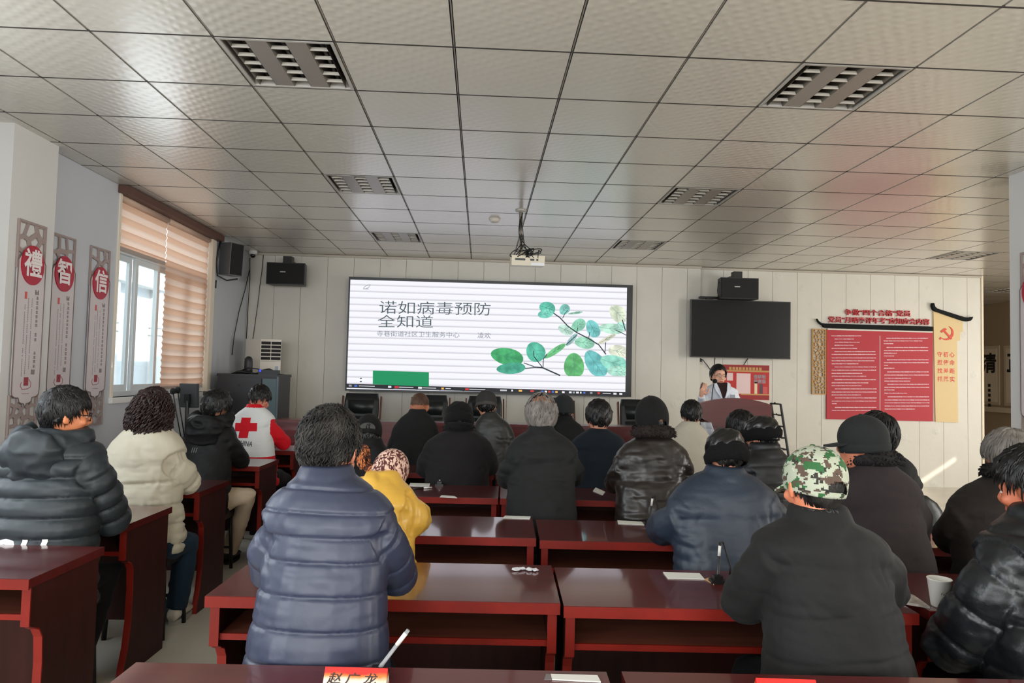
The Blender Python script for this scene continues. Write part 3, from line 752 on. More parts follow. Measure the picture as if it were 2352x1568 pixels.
MB().box(-2.76, -2.52, 8.74, 8.84, 1.455, 1.51).build('case', M_blackp, b, bevel=0.006)
MB().box(-2.745, -2.725, 8.732, 8.742, 1.485, 1.515).build('indicator', glow('blue_led', (0.03, 0.06, 0.9, 1), 1.6), b)

# desk by the window with monitors, microphone stalks
ed = thing('side_desk', 'low dark desk under the window carrying two black monitors', 'desk', (-2.9, 7.6, 0))
MB().box(-3.24, -2.45, 7.22, 8.35, 0.72, 0.76).build('top', mat('dark_laminate', S(44, 40, 40), 0.4), ed, bevel=0.004)
for y in (7.24, 8.30): MB().box(-3.22, -2.47, y, y+0.03, 0, 0.72).build('side_panel', mat('dark_laminate', S(44, 40, 40), 0.4), ed)
def monitor(label, u0, u1, vt, vb, y, tilt, yaw):
    a, b = at(u0, vt, Y=y), at(u1, vb, Y=y); w, h = b.x-a.x, a.z-b.z; cx, cz = (a.x+b.x)/2, (a.z+b.z)/2
    t = thing('monitor', label, 'monitor', (cx, y, 0.76))
    M = Matrix.Translation((cx, y, cz)) @ Euler((tilt, 0, yaw)).to_matrix().to_4x4()
    MB().box(-w/2, w/2, -0.02, 0.02, -h/2, h/2, M).build('panel', mat('monitor_back', S(48, 49, 50), 0.45), t, bevel=0.006)
    MB().box(-w/2+0.012, w/2-0.012, 0.02, 0.024, -h/2+0.012, h/2-0.012, M).build('screen', mat('tv_screen', (0, 0, 0, 1)), t)
    MB().box(-0.03, 0.03, -0.05, -0.02, -h*0.3, 0.02, M).tube([M @ Vector((0, -0.035, -h*0.2)), Vector((cx, y-0.03, 0.775))], 0.02, 8).build('neck', M_blackp, t)
    MB().box(cx-0.12, cx+0.12, y-0.12, y+0.08, 0.76, 0.775).build('base', M_blackp, t, bevel=0.005)
    return t
monitor('grey-backed monitor standing upright below the lowered blind', 414, 456, 880, 936, 7.55, 0.08, -0.2)
monitor('wide black monitor beside the equipment cabinet', 468, 524, 898, 950, 8.1, 0.0, 0.0)
def mic_stalk(label, u, v, ub, y):
    a = at(u, v, Y=y); b = at(ub, 950, Y=y); b.z = 0.76
    t = thing('microphone', label, 'microphone', (b.x, y, 0.76))
    MB().tube([b, (b+a)/2+Vector((-0.01, 0, 0.03)), a], 0.006, 6).build('stalk', M_cable, t, smooth=True)
    MB().ell(a, (0.028, 0.028, 0.034)).build('foam_head', mat('foam', S(18, 18, 18), 0.95), t, smooth=True)
    MB().lathe([(0.05, 0), (0.05, 0.02), (0.03, 0.03)], b, 14).build('base', M_blackp, t)
mic_stalk('black gooseneck microphone leaning at the window, right of the other', 408, 895, 428, 7.42)
mic_stalk('black gooseneck microphone at the window, left of the other', 397, 898, 420, 7.36)

# ------------------------------------------------------------------ red notice board, title letters, eaves, lattice, beige panel
YN = YB2-0.001
def nb(zx, zy, d=0.0):
    p = at(1800+zx/2.75, 560+zy/2.75, Y=YB2); return Vector((p.x, YN-d, p.z))
M_red = mat('board_red', S(178, 12, 38), 0.5)
M_redlet = mat('letter_red', S(190, 16, 34), 0.4)
M_tile_dark = mat('eave_dark', S(8, 14, 14), 0.7, spec=0.2)
M_gold = mat('lattice_gold', S(196, 150, 86), 0.5)
board = thing('notice_board', 'red notice board with two columns of white text lines under dark eaves', 'notice board', nb(600, 1112))
c0, c1, c2, c3 = nb(268, 541), nb(935, 563), nb(940, 1122), nb(272, 1103)
X0b, X1b, Z0b, Z1b = c0.x, c1.x+0.003, (c2.z+c3.z)/2, (c0.z+c1.z)/2
MB().box(X0b, X1b, YN-0.02, YN, Z0b, Z1b).build('panel', M_red, board, bevel=0.002)
lines = MB()
def text_line(x0, x1, y, th=5.2):
    rnd = random.Random(int(x0*7+y)); x = x0
    while x < x1-4:
        w = min(rnd.uniform(10, 34), x1-x); h = th*rnd.uniform(0.75, 1.1)
        p, q = nb(x, y-h/2), nb(x+w*0.93, y+h/2)
        lines.flat([(p.x, YN-0.022, q.z), (q.x, YN-0.022, q.z), (q.x, YN-0.022, p.z), (p.x, YN-0.022, p.z)]); x += w
for y, (a, b) in {581: (296, 488), 601: (316, 440), 621: (316, 478), 640: (316, 440), 660: (298, 462), 680: (316, 578), 698: (298, 578), 720: (298, 578), 738: (298, 568), 757: (298, 468), 777: (316, 580), 797: (298, 580), 817: (298, 492), 835: (298, 518),
                  857: (316, 580), 877: (298, 530), 895: (298, 492), 915: (318, 582), 935: (298, 582), 953: (298, 485), 972: (318, 582), 992: (298, 582), 1008: (300, 330), 1032: (318, 582), 1050: (300, 545)}.items(): text_line(a, b, y)
for y, (a, b) in {596: (642, 905), 613: (625, 872), 630: (627, 692), 654: (644, 907), 674: (627, 907), 690: (627, 710), 708: (627, 693), 732: (646, 910), 750: (628, 910), 767: (628, 656), 785: (628, 695), 808: (648, 910), 828: (630, 912), 848: (630, 800),
                  866: (630, 795), 886: (650, 912), 905: (630, 915), 922: (630, 695), 942: (630, 775), 965: (650, 915), 985: (632, 915), 1003: (632, 915), 1023: (632, 915), 1042: (632, 825)}.items(): text_line(a, b, y)
p, q = nb(601, 580), nb(605, 1067); lines.flat([(p.x, YN-0.022, q.z), (q.x, YN-0.022, q.z), (q.x, YN-0.022, p.z), (p.x, YN-0.022, p.z)])
tag(lines.build('printed_lines', mat('print_white', S(230, 200, 210), 0.5), board, recalc=False), kind='stuff')
MB().prism([nb(203, 473), nb(212, 488), nb(228, 500), nb(255, 504), nb(930, 523), nb(930, 552), nb(258, 531), nb(245, 526), nb(238, 514), nb(222, 506), nb(208, 490)], (0, -0.05, 0)).build('eave', M_tile_dark, board)
MB().box(X0b+0.01, X1b-0.01, YN-0.03, YN, Z1b, Z1b+0.02).build('top_rail', mat('rail_white', S(226, 220, 208), 0.4), board)
lat = MB(); la, lb_ = nb(176, 948), nb(262, 540); LW, LH = lb_.x-la.x, lb_.z-la.z
lattice(lat, lambda s, t_, d: Vector((la.x+s, YN-0.004-d, la.z+t_)), LW, LH, 4, 19, 0.0052, 0.02, 5)
lat.box(la.x-0.004, la.x+0.010, YN-0.028, YN, la.z, la.z+LH).box(lb_.x-0.010, lb_.x+0.004, YN-0.028, YN, la.z, la.z+LH).box(la.x+0.010, lb_.x-0.010, YN-0.028, YN, la.z-0.004, la.z+0.010).box(la.x+0.010, lb_.x-0.010, YN-0.028, YN, la.z+LH-0.010, la.z+LH+0.004)
tag(lat.build('lattice_panel', M_gold), 'golden ice-crack lattice panel left of the red notice board', 'lattice')
def letters(s, zx0, zx1, zyl, zyr, hz, label):
    a, b = nb(zx0, zyl), nb(zx1, zyr); mid = (a+b)/2; ang = math.atan2(b.z-a.z, b.x-a.x)
    me = text_mesh(s, 1.0, Matrix.Identity(4), 0.004, 0.012)
    xs = [v.co.x for v in me.vertices]; x0, x1 = min(xs), max(xs); h = hz/2.75/F_PX*10.1
    me.transform(plane_back((mid.x, YN-0.0125, mid.z)) @ Matrix.Rotation(ang, 4, 'Z') @ Matrix.Diagonal(((b.x-a.x)/(x1-x0), h*1.06, 1, 1)) @ Matrix.Translation((-(x0+x1)/2, 0, 0)))
    return tag(link_mesh('wall_lettering', me, M_redlet), label, 'lettering')
letters('争做“四个合格”党员', 383, 797, 434, 444, 40, 'upper line of raised red characters above the notice board')
letters('党员“月晒季评年考”应知应会内容', 280, 917, 480, 496, 40, 'lower line of raised red characters just above the dark eave')
bp = thing('slogan_panel', 'beige stepped panel with red emblem under a sloping dark eave', 'sign', nb(1020, 1125))
MB().prism([nb(941, 425), nb(1125, 490), nb(1127, 555), nb(1109, 558), nb(1109, 610), nb(1090, 613), nb(1097, 1127), nb(955, 1122)], (0, -0.018, 0)).build('board', mat('board_beige', S(220, 194, 142), 0.5), bp)
MB().prism([nb(928, 375), nb(938, 376), nb(944, 398), nb(958, 410), nb(1040, 436), nb(1128, 464), nb(1150, 466), nb(1183, 461), nb(1178, 474), nb(1168, 486), nb(1150, 490), nb(1128, 487), nb(1040, 458), nb(945, 427), nb(932, 412), nb(926, 392)], (0, -0.05, 0)).build('eave', M_tile_dark, bp)
M_orange = mat('emblem_red', S(214, 62, 34), 0.45)
em = MB()
def arc(cx, cy, r0, r1, a0, a1, n=18):
    pts = [nb(cx+r1(i/n)*math.cos(a0+(a1-a0)*i/n), cy+r1(i/n)*math.sin(a0+(a1-a0)*i/n)) for i in range(n+1)]
    pts += [nb(cx+r0(i/n)*math.cos(a0+(a1-a0)*i/n), cy+r0(i/n)*math.sin(a0+(a1-a0)*i/n)) for i in range(n, -1, -1)]
    return [Vector((p.x, YN-0.0185, p.z)) for p in pts]
P = arc(1022, 563, lambda u: 44-16*math.sin(PI*min(1, u*1.0))*0.9, lambda u: 45.0, -1.25, 2.4)
for i in range(18): em.prism([P[i], P[i+1], P[-2-i], P[-1-i]], (0, -0.006, 0))
E_ = lambda l: [Vector((p.x, YN-0.0185, p.z)) for p in (nb(*q) for q in l)]
em.prism(E_([(984, 552), (1010, 532), (1026, 538), (1012, 550), (1008, 548), (992, 562)]), (0, -0.007, 0))
em.prism(E_([(1002, 552), (1010, 545), (1058, 596), (1050, 604)]), (0, -0.0075, 0))
em.prism(E_([(984, 588), (992, 594), (984, 606), (976, 600)]), (0, -0.007, 0))
em.build('emblem', M_orange, bp)
for r, s in enumerate(('守初心', '担使命', '找差距', '抓落实')):
    for k, ch in enumerate(s):
        c = nb(980+k*38.5+r*0.6, (700, 750, 803, 855)[r]+k*1.0)
        link_mesh('character', text_mesh(ch, 0.083, plane_back((c.x, YN-0.0195, c.z)), 0.016), M_orange, bp)

# red poster behind the lectern
pp = thing('wall_poster', 'red printed poster with pale columns on the wall behind the woman', 'poster', at(1715, 917, Y=YB2))
def po(zx, zy, d): p = at(1400+zx/3.92, 600+zy/3.92, Y=YB2); return Vector((p.x, YN-d, p.z))
a, b = po(1020, 1240, 0), po(1437, 938, 0); PX0, PX1, PZ0, PZ1 = a.x, b.x, a.z, b.z
MB().box(PX0, PX1, YN-0.006, YN, PZ0, PZ1).build('sheet', mat('poster_red', S(190, 26, 22), 0.5), pp)
def patch(name, zx0, zy0, zx1, zy1, m, d=0.0075):
    a, b = po(zx0, zy1, d), po(zx1, zy0, d); return MB().box(a.x, b.x, YN-d, YN-0.006, a.z, b.z).build(name, m, pp)
patch('header', 1022, 940, 1435, 985, mat('poster_dark_red', S(150, 14, 20), 0.5), 0.007); patch('header_rule', 1030, 985, 1435, 990, M_gold)
patch('footer', 1022, 1205, 1436, 1238, mat('poster_dark_red', S(150, 14, 20), 0.5), 0.007); patch('footer_rule', 1180, 1196, 1436, 1201, M_gold)
M_pink = mat('poster_pink', S(234, 204, 204), 0.5); M_photo = mat('poster_photo', S(170, 140, 150), 0.5, var=0.5, vscale=30)
patch('text_column', 1055, 1005, 1110, 1072, M_pink); patch('text_column', 1140, 1010, 1268, 1190, M_pink)
for x in (1298, 1335, 1372):
    for y in (1022, 1064): patch('photo', x, y, x+32, y+34, M_photo)
patch('strip', 1302, 1088, 1328, 1192, mat('poster_cream', S(230, 214, 180), 0.5)); patch('photo', 1348, 1104, 1376, 1192, mat('poster_mauve', S(84, 60, 74), 0.5)); patch('photo', 1380, 1130, 1420, 1192, mat('poster_rose', S(206, 84, 84), 0.5))  # printed blocks in cream, dark mauve and rose
for k in range(10): patch('header_mark', 1075+k*30, 950+0.8*k, 1097+k*30, 974+0.8*k, M_gold, 0.0078)

# scrolls in the passage at the far right
def scroll(label, y0, y1, z0, z1, ch, zc):
    t = thing('wall_scroll', label, 'scroll', (XR, (y0+y1)/2, z0)); xw = XR-0.001
    MB().box(xw-0.012, xw, y0, y1, z0, z1).build('mount', mat('scroll_mount', S(206, 190, 168), 0.7), t)
    MB().box(xw-0.016, xw-0.012, y0+0.06, y1-0.06, z0+0.06, z1-0.06).build('sheet', mat('scroll_sheet', S(226, 212, 190), 0.7), t)
    M = Matrix(((0, 0, -1, xw-0.018), (-1, 0, 0, (y0+y1)/2), (0, 1, 0, zc), (0, 0, 0, 1)))
    link_mesh('character', text_mesh(ch, 0.42, M, 0.03), mat('brush_ink', S(24, 22, 20), 0.7), t)
    mk = MB()
    for k in range(5): mk.box(xw-0.018, xw-0.016, (y0+y1)/2-0.04, (y0+y1)/2+0.03, zc-0.45-0.1*k, zc-0.39-0.1*k)
    mk.build('small_writing', mat('brush_ink', (0, 0, 0, 1)), t)
scroll('hanging scroll with one large brush character in the far passage, left one', 13.40, 13.95, 1.14, 2.33, '清', 1.95)
scroll('hanging scroll with one large brush character in the far passage, right one', 12.70, 13.28, 1.14, 2.32, '正', 1.95)
tag(MB().box(XR-0.10, XR-0.001, 12.0, 15.5, 1.0, 1.10).build('trim_3', mat('ledge', S(214, 200, 176), 0.5)), kind='structure')

# ------------------------------------------------------------------ character banners on the left wall and pillars
M_ban = mat('banner_board', S(206, 198, 200), 0.5); M_ban_edge = mat('banner_edge', S(110, 92, 88), 0.5); M_ban_lat = mat('banner_lattice', S(158, 142, 138), 0.55)
M_disc = mat('banner_disc', S(172, 16, 46), 0.4); M_ink = mat('banner_ink', S(104, 92, 88), 0.6); M_seal = mat('banner_seal', S(206, 96, 96), 0.6); M_logo = mat('banner_logo', S(150, 56, 68), 0.6)
def banner(label, X, y0, z0, ch, seed, face=1, zs=1.54):
    """flat sign 0.30 wide: lattice top, red disc with one character, text body, scalloped foot over more lattice"""
    W, H = 0.30, 1.54; zt = z0+H
    t = thing('wall_banner', label, 'sign', (X, y0+W/2, z0))
    P = lambda s, z, d: Vector((X+face*(0.003+d), y0+(s if face > 0 else W-s), z0+z))
    mb = MB(); lattice(mb, lambda s, q, d: P(s, 1.20+q, d), W, 0.34, 3, 3, 0.016, 0.010, seed)
    lattice(mb, lambda s, q, d: P(s, 0.0+q, d), W, 0.30, 4, 4, 0.013, 0.010, seed+9)
    for a, b, c, e in ((0.008, W-0.008, 1.528, 1.543), (0.008, W-0.008, -0.003, 0.012), (-0.003, 0.008, -0.003, 0.31), (W-0.008, W+0.003, -0.003, 0.31), (-0.003, 0.008, 1.2, 1.543), (W-0.008, W+0.003, 1.2, 1.543)):
        mb.prism([P(a, c, 0), P(b, c, 0), P(b, e, 0), P(a, e, 0)], (face*0.014, 0, 0))
    tag(mb.build('lattice', M_ban_lat, t), kind='stuff')
    # body outline: rounded shoulders, scalloped foot
    o = []
    for i in range(7): a = PI/2*i/6; o.append((0.03*(1-math.sin(a)) if False else 0.0+0.03*(1-math.sin(a)), 1.24+0.03*(1-math.cos(a))-0.03))
    L_ = [(0.06, 1.30), (0.02, 1.285), (0.0, 1.255)] + [(0.0, 0.34), (0.006, 0.31), (0.03, 0.295), (0.075, 0.290), (0.085, 0.262), (0.105, 0.252), (0.135, 0.248), (0.15, 0.222)]
    R_ = [(W-a, b) for a, b in L_[::-1]]
    out = L_+R_[1:]
    mb = MB(); mb.prism([P(a, b, 0.008) for a, b in out], (face*0.010, 0, 0)); mb.build('body', M_ban, t)
    MB().tube([P(a, b, 0.018) for a, b in out], 0.0045, 5).build('edge_line', M_ban_edge, t)
    MB().prism([P(0.15+0.125*math.cos(2*PI*k/32), 1.235+0.142*math.sin(2*PI*k/32), 0.018) for k in range(32)], (face*0.008, 0, 0)).build('disc', M_disc, t)
    c = P(0.15, 1.235, 0.0275)
    M = plane_left(c) if face > 0 else Matrix(((0, 0, -1, c.x), (-1, 0, 0, c.y), (0, 1, 0, c.z), (0, 0, 0, 1)))
    if ch: link_mesh('character', text_mesh(ch, 0.205, M, 0.022), mat('banner_white', S(236, 228, 228), 0.5), t)
    rnd = random.Random(seed); mk = MB()
    def dash(s0, s1, q0, q1): mk.flat([P(s0, q0, 0.0185), P(s1, q0, 0.0185), P(s1, q1, 0.0185), P(s0, q1, 0.0185)][::face])
    for col, (s, wd, top, bot) in enumerate(((0.215, 0.026, 1.02, 0.52), (0.165, 0.010, 1.0, 0.50), (0.125, 0.010, 1.0, 0.46), (0.09, 0.010, 0.95, 0.44))):
        z = top
        while z > bot:
            h = wd*rnd.uniform(0.9, 1.15)
            if rnd.random() > 0.08:      # each written sign is a small cluster of strokes
                for k in range(3): dash(s, s+wd, z-h*(0.15+0.3*k), z-h*(0.28+0.3*k))
                dash(s+wd*0.4, s+wd*0.55, z-0.05*h, z-h*0.95)
            z -= h*1.25
    for k in range(3): dash(0.20+0.014*k, 0.21+0.014*k, 1.065-0.012*(k == 1), 1.03); dash(0.20+0.014*k, 0.21+0.014*k, 0.49, 0.455)
    tag(mk.build('writing', M_ink, t, recalc=False), kind='stuff')
    mk = MB(); mk.flat([P(0.085, 0.99, 0.019), P(0.112, 0.99, 0.019), P(0.112, 1.04, 0.019), P(0.085, 1.04, 0.019)][::face]); mk.build('seal', M_seal, t, recalc=False)
    mk = MB(); mk.flat([P(0.125, 0.375, 0.0192), P(0.175, 0.375, 0.0192), P(0.175, 0.435, 0.0192), P(0.125, 0.435, 0.0192)][::face])
    for a, b in (((0.10, 0.40), (0.09, 0.375)), ((0.09, 0.375), (0.11, 0.35)), ((0.11, 0.35), (0.17, 0.352)), ((0.17, 0.352), (0.20, 0.365)), ((0.20, 0.365), (0.205, 0.395)), ((0.205, 0.395), (0.18, 0.42))): mk.tube([P(*a, 0.019), P(*b, 0.019)], 0.002, 4)
    mk.tube([P(0.11, 0.318, 0.019), P(0.19, 0.318, 0.019)], 0.0015, 4); mk.build('logo', M_logo, t, recalc=False)
    return t
banner('tall banner with red disc and white character on the left pillar', -3.25, 4.935, 0.995, '禮', 11)
banner('tall banner with red disc on the wall between pillar and window', XL, 5.50, 1.01, '智', 23)
banner('tall banner with red disc on the wall nearest the window', XL, 6.03, 1.005, '信', 37)
banner('tall banner on the right-hand pillar at the picture edge', 4.11, 4.782, 1.01, None, 51, -1)
# ------------------------------------------------------------------ training desks
def wood(name, col, rough, coat, dark=0.55, sx=(1.2, 14, 14)):
    m = mat(name, col, rough, bump=(40, 0.04, 0.002), var=dark, vscale=2.2, stretch=sx, coat=coat, coat_rough=0.07)
    if coat < 0.01: m.node_tree.nodes['Principled BSDF'].inputs['Specular IOR Level'].default_value = 0.22
    return m
M_top = wood('desk_top_wood', S(92, 30, 28), 0.3, 1.0, 0.2)
M_side = wood('desk_side_wood', S(60, 25, 21), 0.5, 0.0, 0.3, (10, 10, 1.2))
M_edge = mat('desk_edge_band', S(132, 27, 14), 0.5, spec=0.3, var=0.25, vscale=6)
M_shelf = wood('desk_shelf_wood', S(116, 66, 50), 0.4, 0.1, 0.3)
DESK_D, DESK_H = 0.47, 0.76
def desk(label, x0, x1, y0, rz=0.0, depth=DESK_D):
    """x0..x1 along the near edge, y0 = near edge at the middle; the audience sits on the near side"""
    w = x1-x0; cx = (x0+x1)/2
    t = thing('training_desk', label, 'desk', (cx, y0, 0), 'dark red training desks in rows', rz)
    t.rotation_euler = (0, 0, rz)
    k = dict(world_coords=False)
    h = w/2
    MB().box(-h, h, 0.004, depth, DESK_H-0.034, DESK_H).build('top', M_top, t, bevel=0.003, **k)
    MB().box(-h, h, -0.002, 0.006, DESK_H-0.038, DESK_H-0.001).build('edge_band', M_edge, t, bevel=0.0015, **k)
    for s in (-1, 1):
        xa = s*(h-0.025)-0.015; d = depth
        prof = [(0.03, DESK_H-0.036), (0.03, 0.585), (0.05, 0.572), (0.085, 0.555), (0.105, 0.52), (0.112, 0.42), (0.108, 0.26), (0.09, 0.14), (0.06, 0.05), (0.055, 0.0), (d-0.02, 0.0), (d-0.02, DESK_H-0.036)]
        p = MB().prism([(xa, y, z) for y, z in prof], (0.03, 0, 0)).build('side_panel', M_side, t, **k)
        MB().prism([(xa-0.001, y, z) for y, z in [(0.026, DESK_H-0.037), (0.026, 0.582), (0.032, 0.584), (0.032, DESK_H-0.037)]], (0.032, 0, 0))\
            .prism([(xa-0.001, y, z) for y, z in [(0.052, 0.569), (0.083, 0.553), (0.102, 0.52), (0.109, 0.42), (0.105, 0.26), (0.087, 0.14), (0.057, 0.05), (0.052, 0.0), (0.058, 0), (0.063, 0.05), (0.093, 0.14), (0.111, 0.26), (0.115, 0.42), (0.108, 0.52), (0.087, 0.557), (0.055, 0.573)]], (0.032, 0, 0)).build('edge_band', M_edge, p, **k)
    MB().box(-h+0.04, h-0.04, 0.045, depth-0.05, 0.603, 0.62).build('shelf', M_shelf, t, **k)
    MB().box(-h+0.04, h-0.04, 0.038, 0.046, 0.601, 0.622).build('edge_band', M_edge, t, **k)
    MB().box(-h+0.04, h-0.04, depth-0.055, depth-0.035, 0.16, DESK_H-0.036).build('modesty_panel', M_side, t, **k)
    return t
RZ = -0.035
DX0, DXM, DXR = -0.917, 0.290, 1.50
desk('dark red desk at the bottom edge of the picture holding the red name card', -0.90, 0.335, 1.405, RZ)
desk('dark red desk at the bottom edge of the picture, right of the name-card desk', 0.375, 1.58, 1.365, RZ)
desk('dark red desk just in front of the man in the navy quilted jacket', DX0, 0.292, 2.415, RZ)
desk('dark red desk in front of the person in the camouflage cap', 0.300, 1.505, 2.345, RZ)
desk('dark red desk in front of the person in the yellow jacket', -0.93, 0.283, 3.345, RZ)
desk('dark red desk in front of the person in dark blue jacket and leather hat', 0.297, 1.505, 3.265, RZ)
desk('dark red desk below the person in black fabric hat and charcoal coat', -1.08, 0.128, 4.38, RZ)
desk('dark red desk in front of the balding grey-haired man and leather-jacket man', 0.14, 1.35, 4.34, RZ)
desk('dark red desk in front of the charcoal-coat person with black fabric hat', -1.08, 0.12, 5.38, RZ)
desk('dark red desk in front of the black-haired man in navy top', 0.13, 1.33, 5.34, RZ)
desk('dark red front-row desk before the man with cropped brown hair', -1.10, 0.10, 6.42, RZ)
desk('dark red front-row desk before the young man in cream jacket', 0.85, 2.05, 6.36, RZ)
desk('dark red desk carrying the paper cup at right', 1.56, 2.76, 2.33, RZ)
desk('dark red desk in front of the person in peaked cap and brown coat', 1.56, 2.76, 3.24, RZ)
desk('dark red desk in front of the person in shiny leather hat with fur band', 1.56, 2.76, 4.30, RZ)
desk('dark red desk at the left picture edge behind the man with glasses', -2.78, -1.60, 2.62, RZ)
desk('dark red desk under the arms of the man with glasses', -2.90, -1.70, 3.50, RZ)
desk('dark red desk under the arms of the woman in the cream jacket', -2.92, -1.72, 4.43, RZ)
desk('dark red desk under the arms of the person in beige trousers', -2.92, -1.72, 5.60, RZ)
desk('dark red desk in front of the red cross vest', -2.92, -1.74, 6.68, RZ)

# ------------------------------------------------------------------ stools
M_stool = mat('stool_black', S(16, 16, 17), 0.45)
def stool(x, y, sz=0.45, label='black square stool under a seated listener'):
    t = thing('stool', label, 'stool', (x, y, 0), 'black stools under the listeners')
    k = dict(world_coords=False)
    MB().box(-0.17, 0.17, -0.15, 0.15, sz-0.045, sz).build('seat', M_stool, t, bevel=0.01, bseg=2, **k)
    for sx in (-1, 1):
        for sy in (-1, 1):
            MB().tube([(sx*0.145, sy*0.125, sz-0.04), (sx*0.16, sy*0.14, 0)], 0.014, 8).build('leg', M_stool, t, smooth=True, **k)
    MB().tube([(-0.155, -0.135, 0.16), (0.155, -0.135, 0.16)], 0.010, 6).tube([(-0.155, 0.135, 0.16), (0.155, 0.135, 0.16)], 0.010, 6).build('stretcher', M_stool, t, **k)
    return t

# ------------------------------------------------------------------ head table, armchairs, lectern
M_rost = wood('rostrum_wood', S(104, 34, 34), 0.3, 0.4, 0.2)
M_rost2 = mat('rostrum_pale', S(150, 108, 102), 0.3)
def head_table(label, x0, x1):
    y = 8.0; t = thing('head_table', label, 'table', ((x0+x1)/2, y, 0), 'head table sections')
    MB().box(x0+0.02, x1-0.02, y+0.03, y+0.06, 0.0, 0.92).build('front_panel', M_rost, t)
    MB().box(x0+0.06, x1-0.06, y+0.018, y+0.032, 0.10, 0.70).build('raised_panel', M_rost, t, bevel=0.01)
    MB().box(x0, x1, y, y+0.30, 0.92, 0.955).build('ledge', M_rost, t, bevel=0.006)
    MB().box(x0, x1, y+0.06, y+0.60, 0.72, 0.755).build('top', M_rost, t, bevel=0.004)
    for xa in (x0, x1-0.04): MB().box(xa, xa+0.04, y+0.02, y+0.58, 0, 0.72).build('side_panel', M_rost2, t)
head_table('long dark red head table section left, below the big screen', -2.32, -0.86)
head_table('long dark red head table section in the middle, below the big screen', -0.84, 0.66)
head_table('long dark red head table section right, near the lectern', 0.68, 2.05)
M_leather = mat('chair_leather', S(24, 29, 30), 0.4, bump=(60, 0.15, 0.004))
M_chairwood = mat('chair_wood', S(86, 40, 30), 0.35)
def armchair(label, x):
    y = 8.95; t = thing('armchair', label, 'chair', (x, y, 0), 'black leather armchairs behind the head table')
    w = 0.235
    rings = []
    for i in range(9):
        f = i/8; z = 0.50+0.72*f; ww = w*(1-0.05*f)*(1 if i < 8 else 0.93); yb = y+0.10+0.16*f**1.2
        rr = []
        for k in range(20):
            a = 2*PI*k/20; c, s = math.cos(a), math.sin(a)
            rr.append(Vector((x+ww*math.copysign(abs(c)**0.35, c), yb+0.055*(1-0.25*f)*math.copysign(abs(s)**0.6, s), z+(0.012*math.cos(a*0) if i == 8 else 0))))
        rings.append(rr)
    b = MB().loft(rings).build('backrest', M_leather, t, smooth=True)
    for f0, f1 in ((0.40, 0.62), (0.66, 0.90)):
        za, zb = 0.50+0.72*f0, 0.50+0.72*f1; ya, yb = y+0.10+0.16*f0**1.2, y+0.10+0.16*f1**1.2
        MB().prism([(x-0.15, ya-0.058, za), (x+0.15, ya-0.058, za), (x+0.17, yb-0.055, zb), (x-0.17, yb-0.055, zb)], (0, 0.02, 0)).build('cushion_pad', M_leather, b, bevel=0.012, bseg=2, smooth=True)
    MB().box(x-0.24, x+0.24, y-0.22, y+0.18, 0.40, 0.50).build('seat', M_leather, t, bevel=0.03, bseg=2, smooth=True)
    for s in (-1, 1):
        MB().prism([(x+s*0.245, y+0.06, 0.66), (x+s*0.245, y+0.12, 0.66), (x+s*0.238, y+0.30, 1.18), (x+s*0.238, y+0.24, 1.20)], (s*0.018, 0, 0)).build('back_rail', M_chairwood, t)
        MB().tube([(x+s*0.265, y-0.20, 0.64), (x+s*0.27, y-0.05, 0.67), (x+s*0.265, y+0.13, 0.66)], 0.022, 8).build('armrest', M_chairwood, t, smooth=True)
        for yy in (-0.19, 0.15): MB().tube([(x+s*0.255, y+yy, 0.65), (x+s*0.255, y+yy, 0)], 0.018, 8).build('leg', M_chairwood, t, smooth=True)
for lb, u in (('black leather armchair at the left end of the head table', 832), ('black leather armchair behind the man with cropped brown hair', 990), ('black leather armchair behind the person in grey flat cap', 1114),
              ('black leather armchair behind the dark grey knitted cap', 1276), ('black leather armchair at the right end, nearest the lectern', 1462)):
    armchair(lb, at(u, 910, Y=9.2).x)

M_lect = wood('lectern_wood', S(92, 32, 32), 0.3, 0.4, 0.2)
LXc, LY = 2.565, 6.9
lc = thing('lectern', 'dark red wooden lectern with a bowed top in front of the woman', 'lectern', (LXc, LY, 0))
hw = 0.368
bow = [(-hw+2*hw*i/12, 1.285+0.062*(1-(2*i/12-1)**2)) for i in range(13)]
MB().prism([(LXc+x, LY-0.03, z) for x, z in bow]+[(LXc+hw, LY-0.03, 1.165), (LXc+0.22, LY-0.03, 1.06), (LXc-0.22, LY-0.03, 1.06), (LXc-hw, LY-0.03, 1.165)], (0, 0.05, 0)).build('front_board', M_lect, lc, bevel=0.006)
MB().prism([(LXc-hw, LY+0.02, 1.16), (LXc+hw, LY+0.02, 1.16), (LXc+hw-0.03, LY+0.42, 1.08), (LXc-hw+0.03, LY+0.42, 1.08)], (0, 0, 0.03)).build('reading_top', M_lect, lc)
MB().box(LXc-0.24, LXc+0.24, LY+0.03, LY+0.36, 0.06, 1.10).build('column', M_lect, lc, bevel=0.006)
MB().box(LXc-0.20, LXc+0.20, LY+0.015, LY+0.032, 0.18, 0.98).build('raised_panel', M_lect, lc, bevel=0.008)
MB().box(LXc-0.30, LXc+0.30, LY, LY+0.42, 0.0, 0.06).build('plinth', M_lect, lc, bevel=0.008)
cl = thing('draped_cloth', 'white cloth hanging at the left side of the lectern', 'cloth', (2.28, 6.83, 0))
rr = []
for i in range(12):
    f = i/11; z = 1.10-0.62*f; row = []
    for k in range(13):
        g = k/12; row.append(Vector((2.20+0.20*f*0.5+(0.10+0.16*f)*g, 6.845-0.018*math.sin(g*9+f*4)-0.02*f, z-0.05*g*f)))
    rr.append(row)
mb = MB()
for i in range(11):
    for k in range(12): mb._faces([rr[i][k], rr[i][k+1], rr[i+1][k+1], rr[i+1][k]], ((0, 1, 2, 3),))
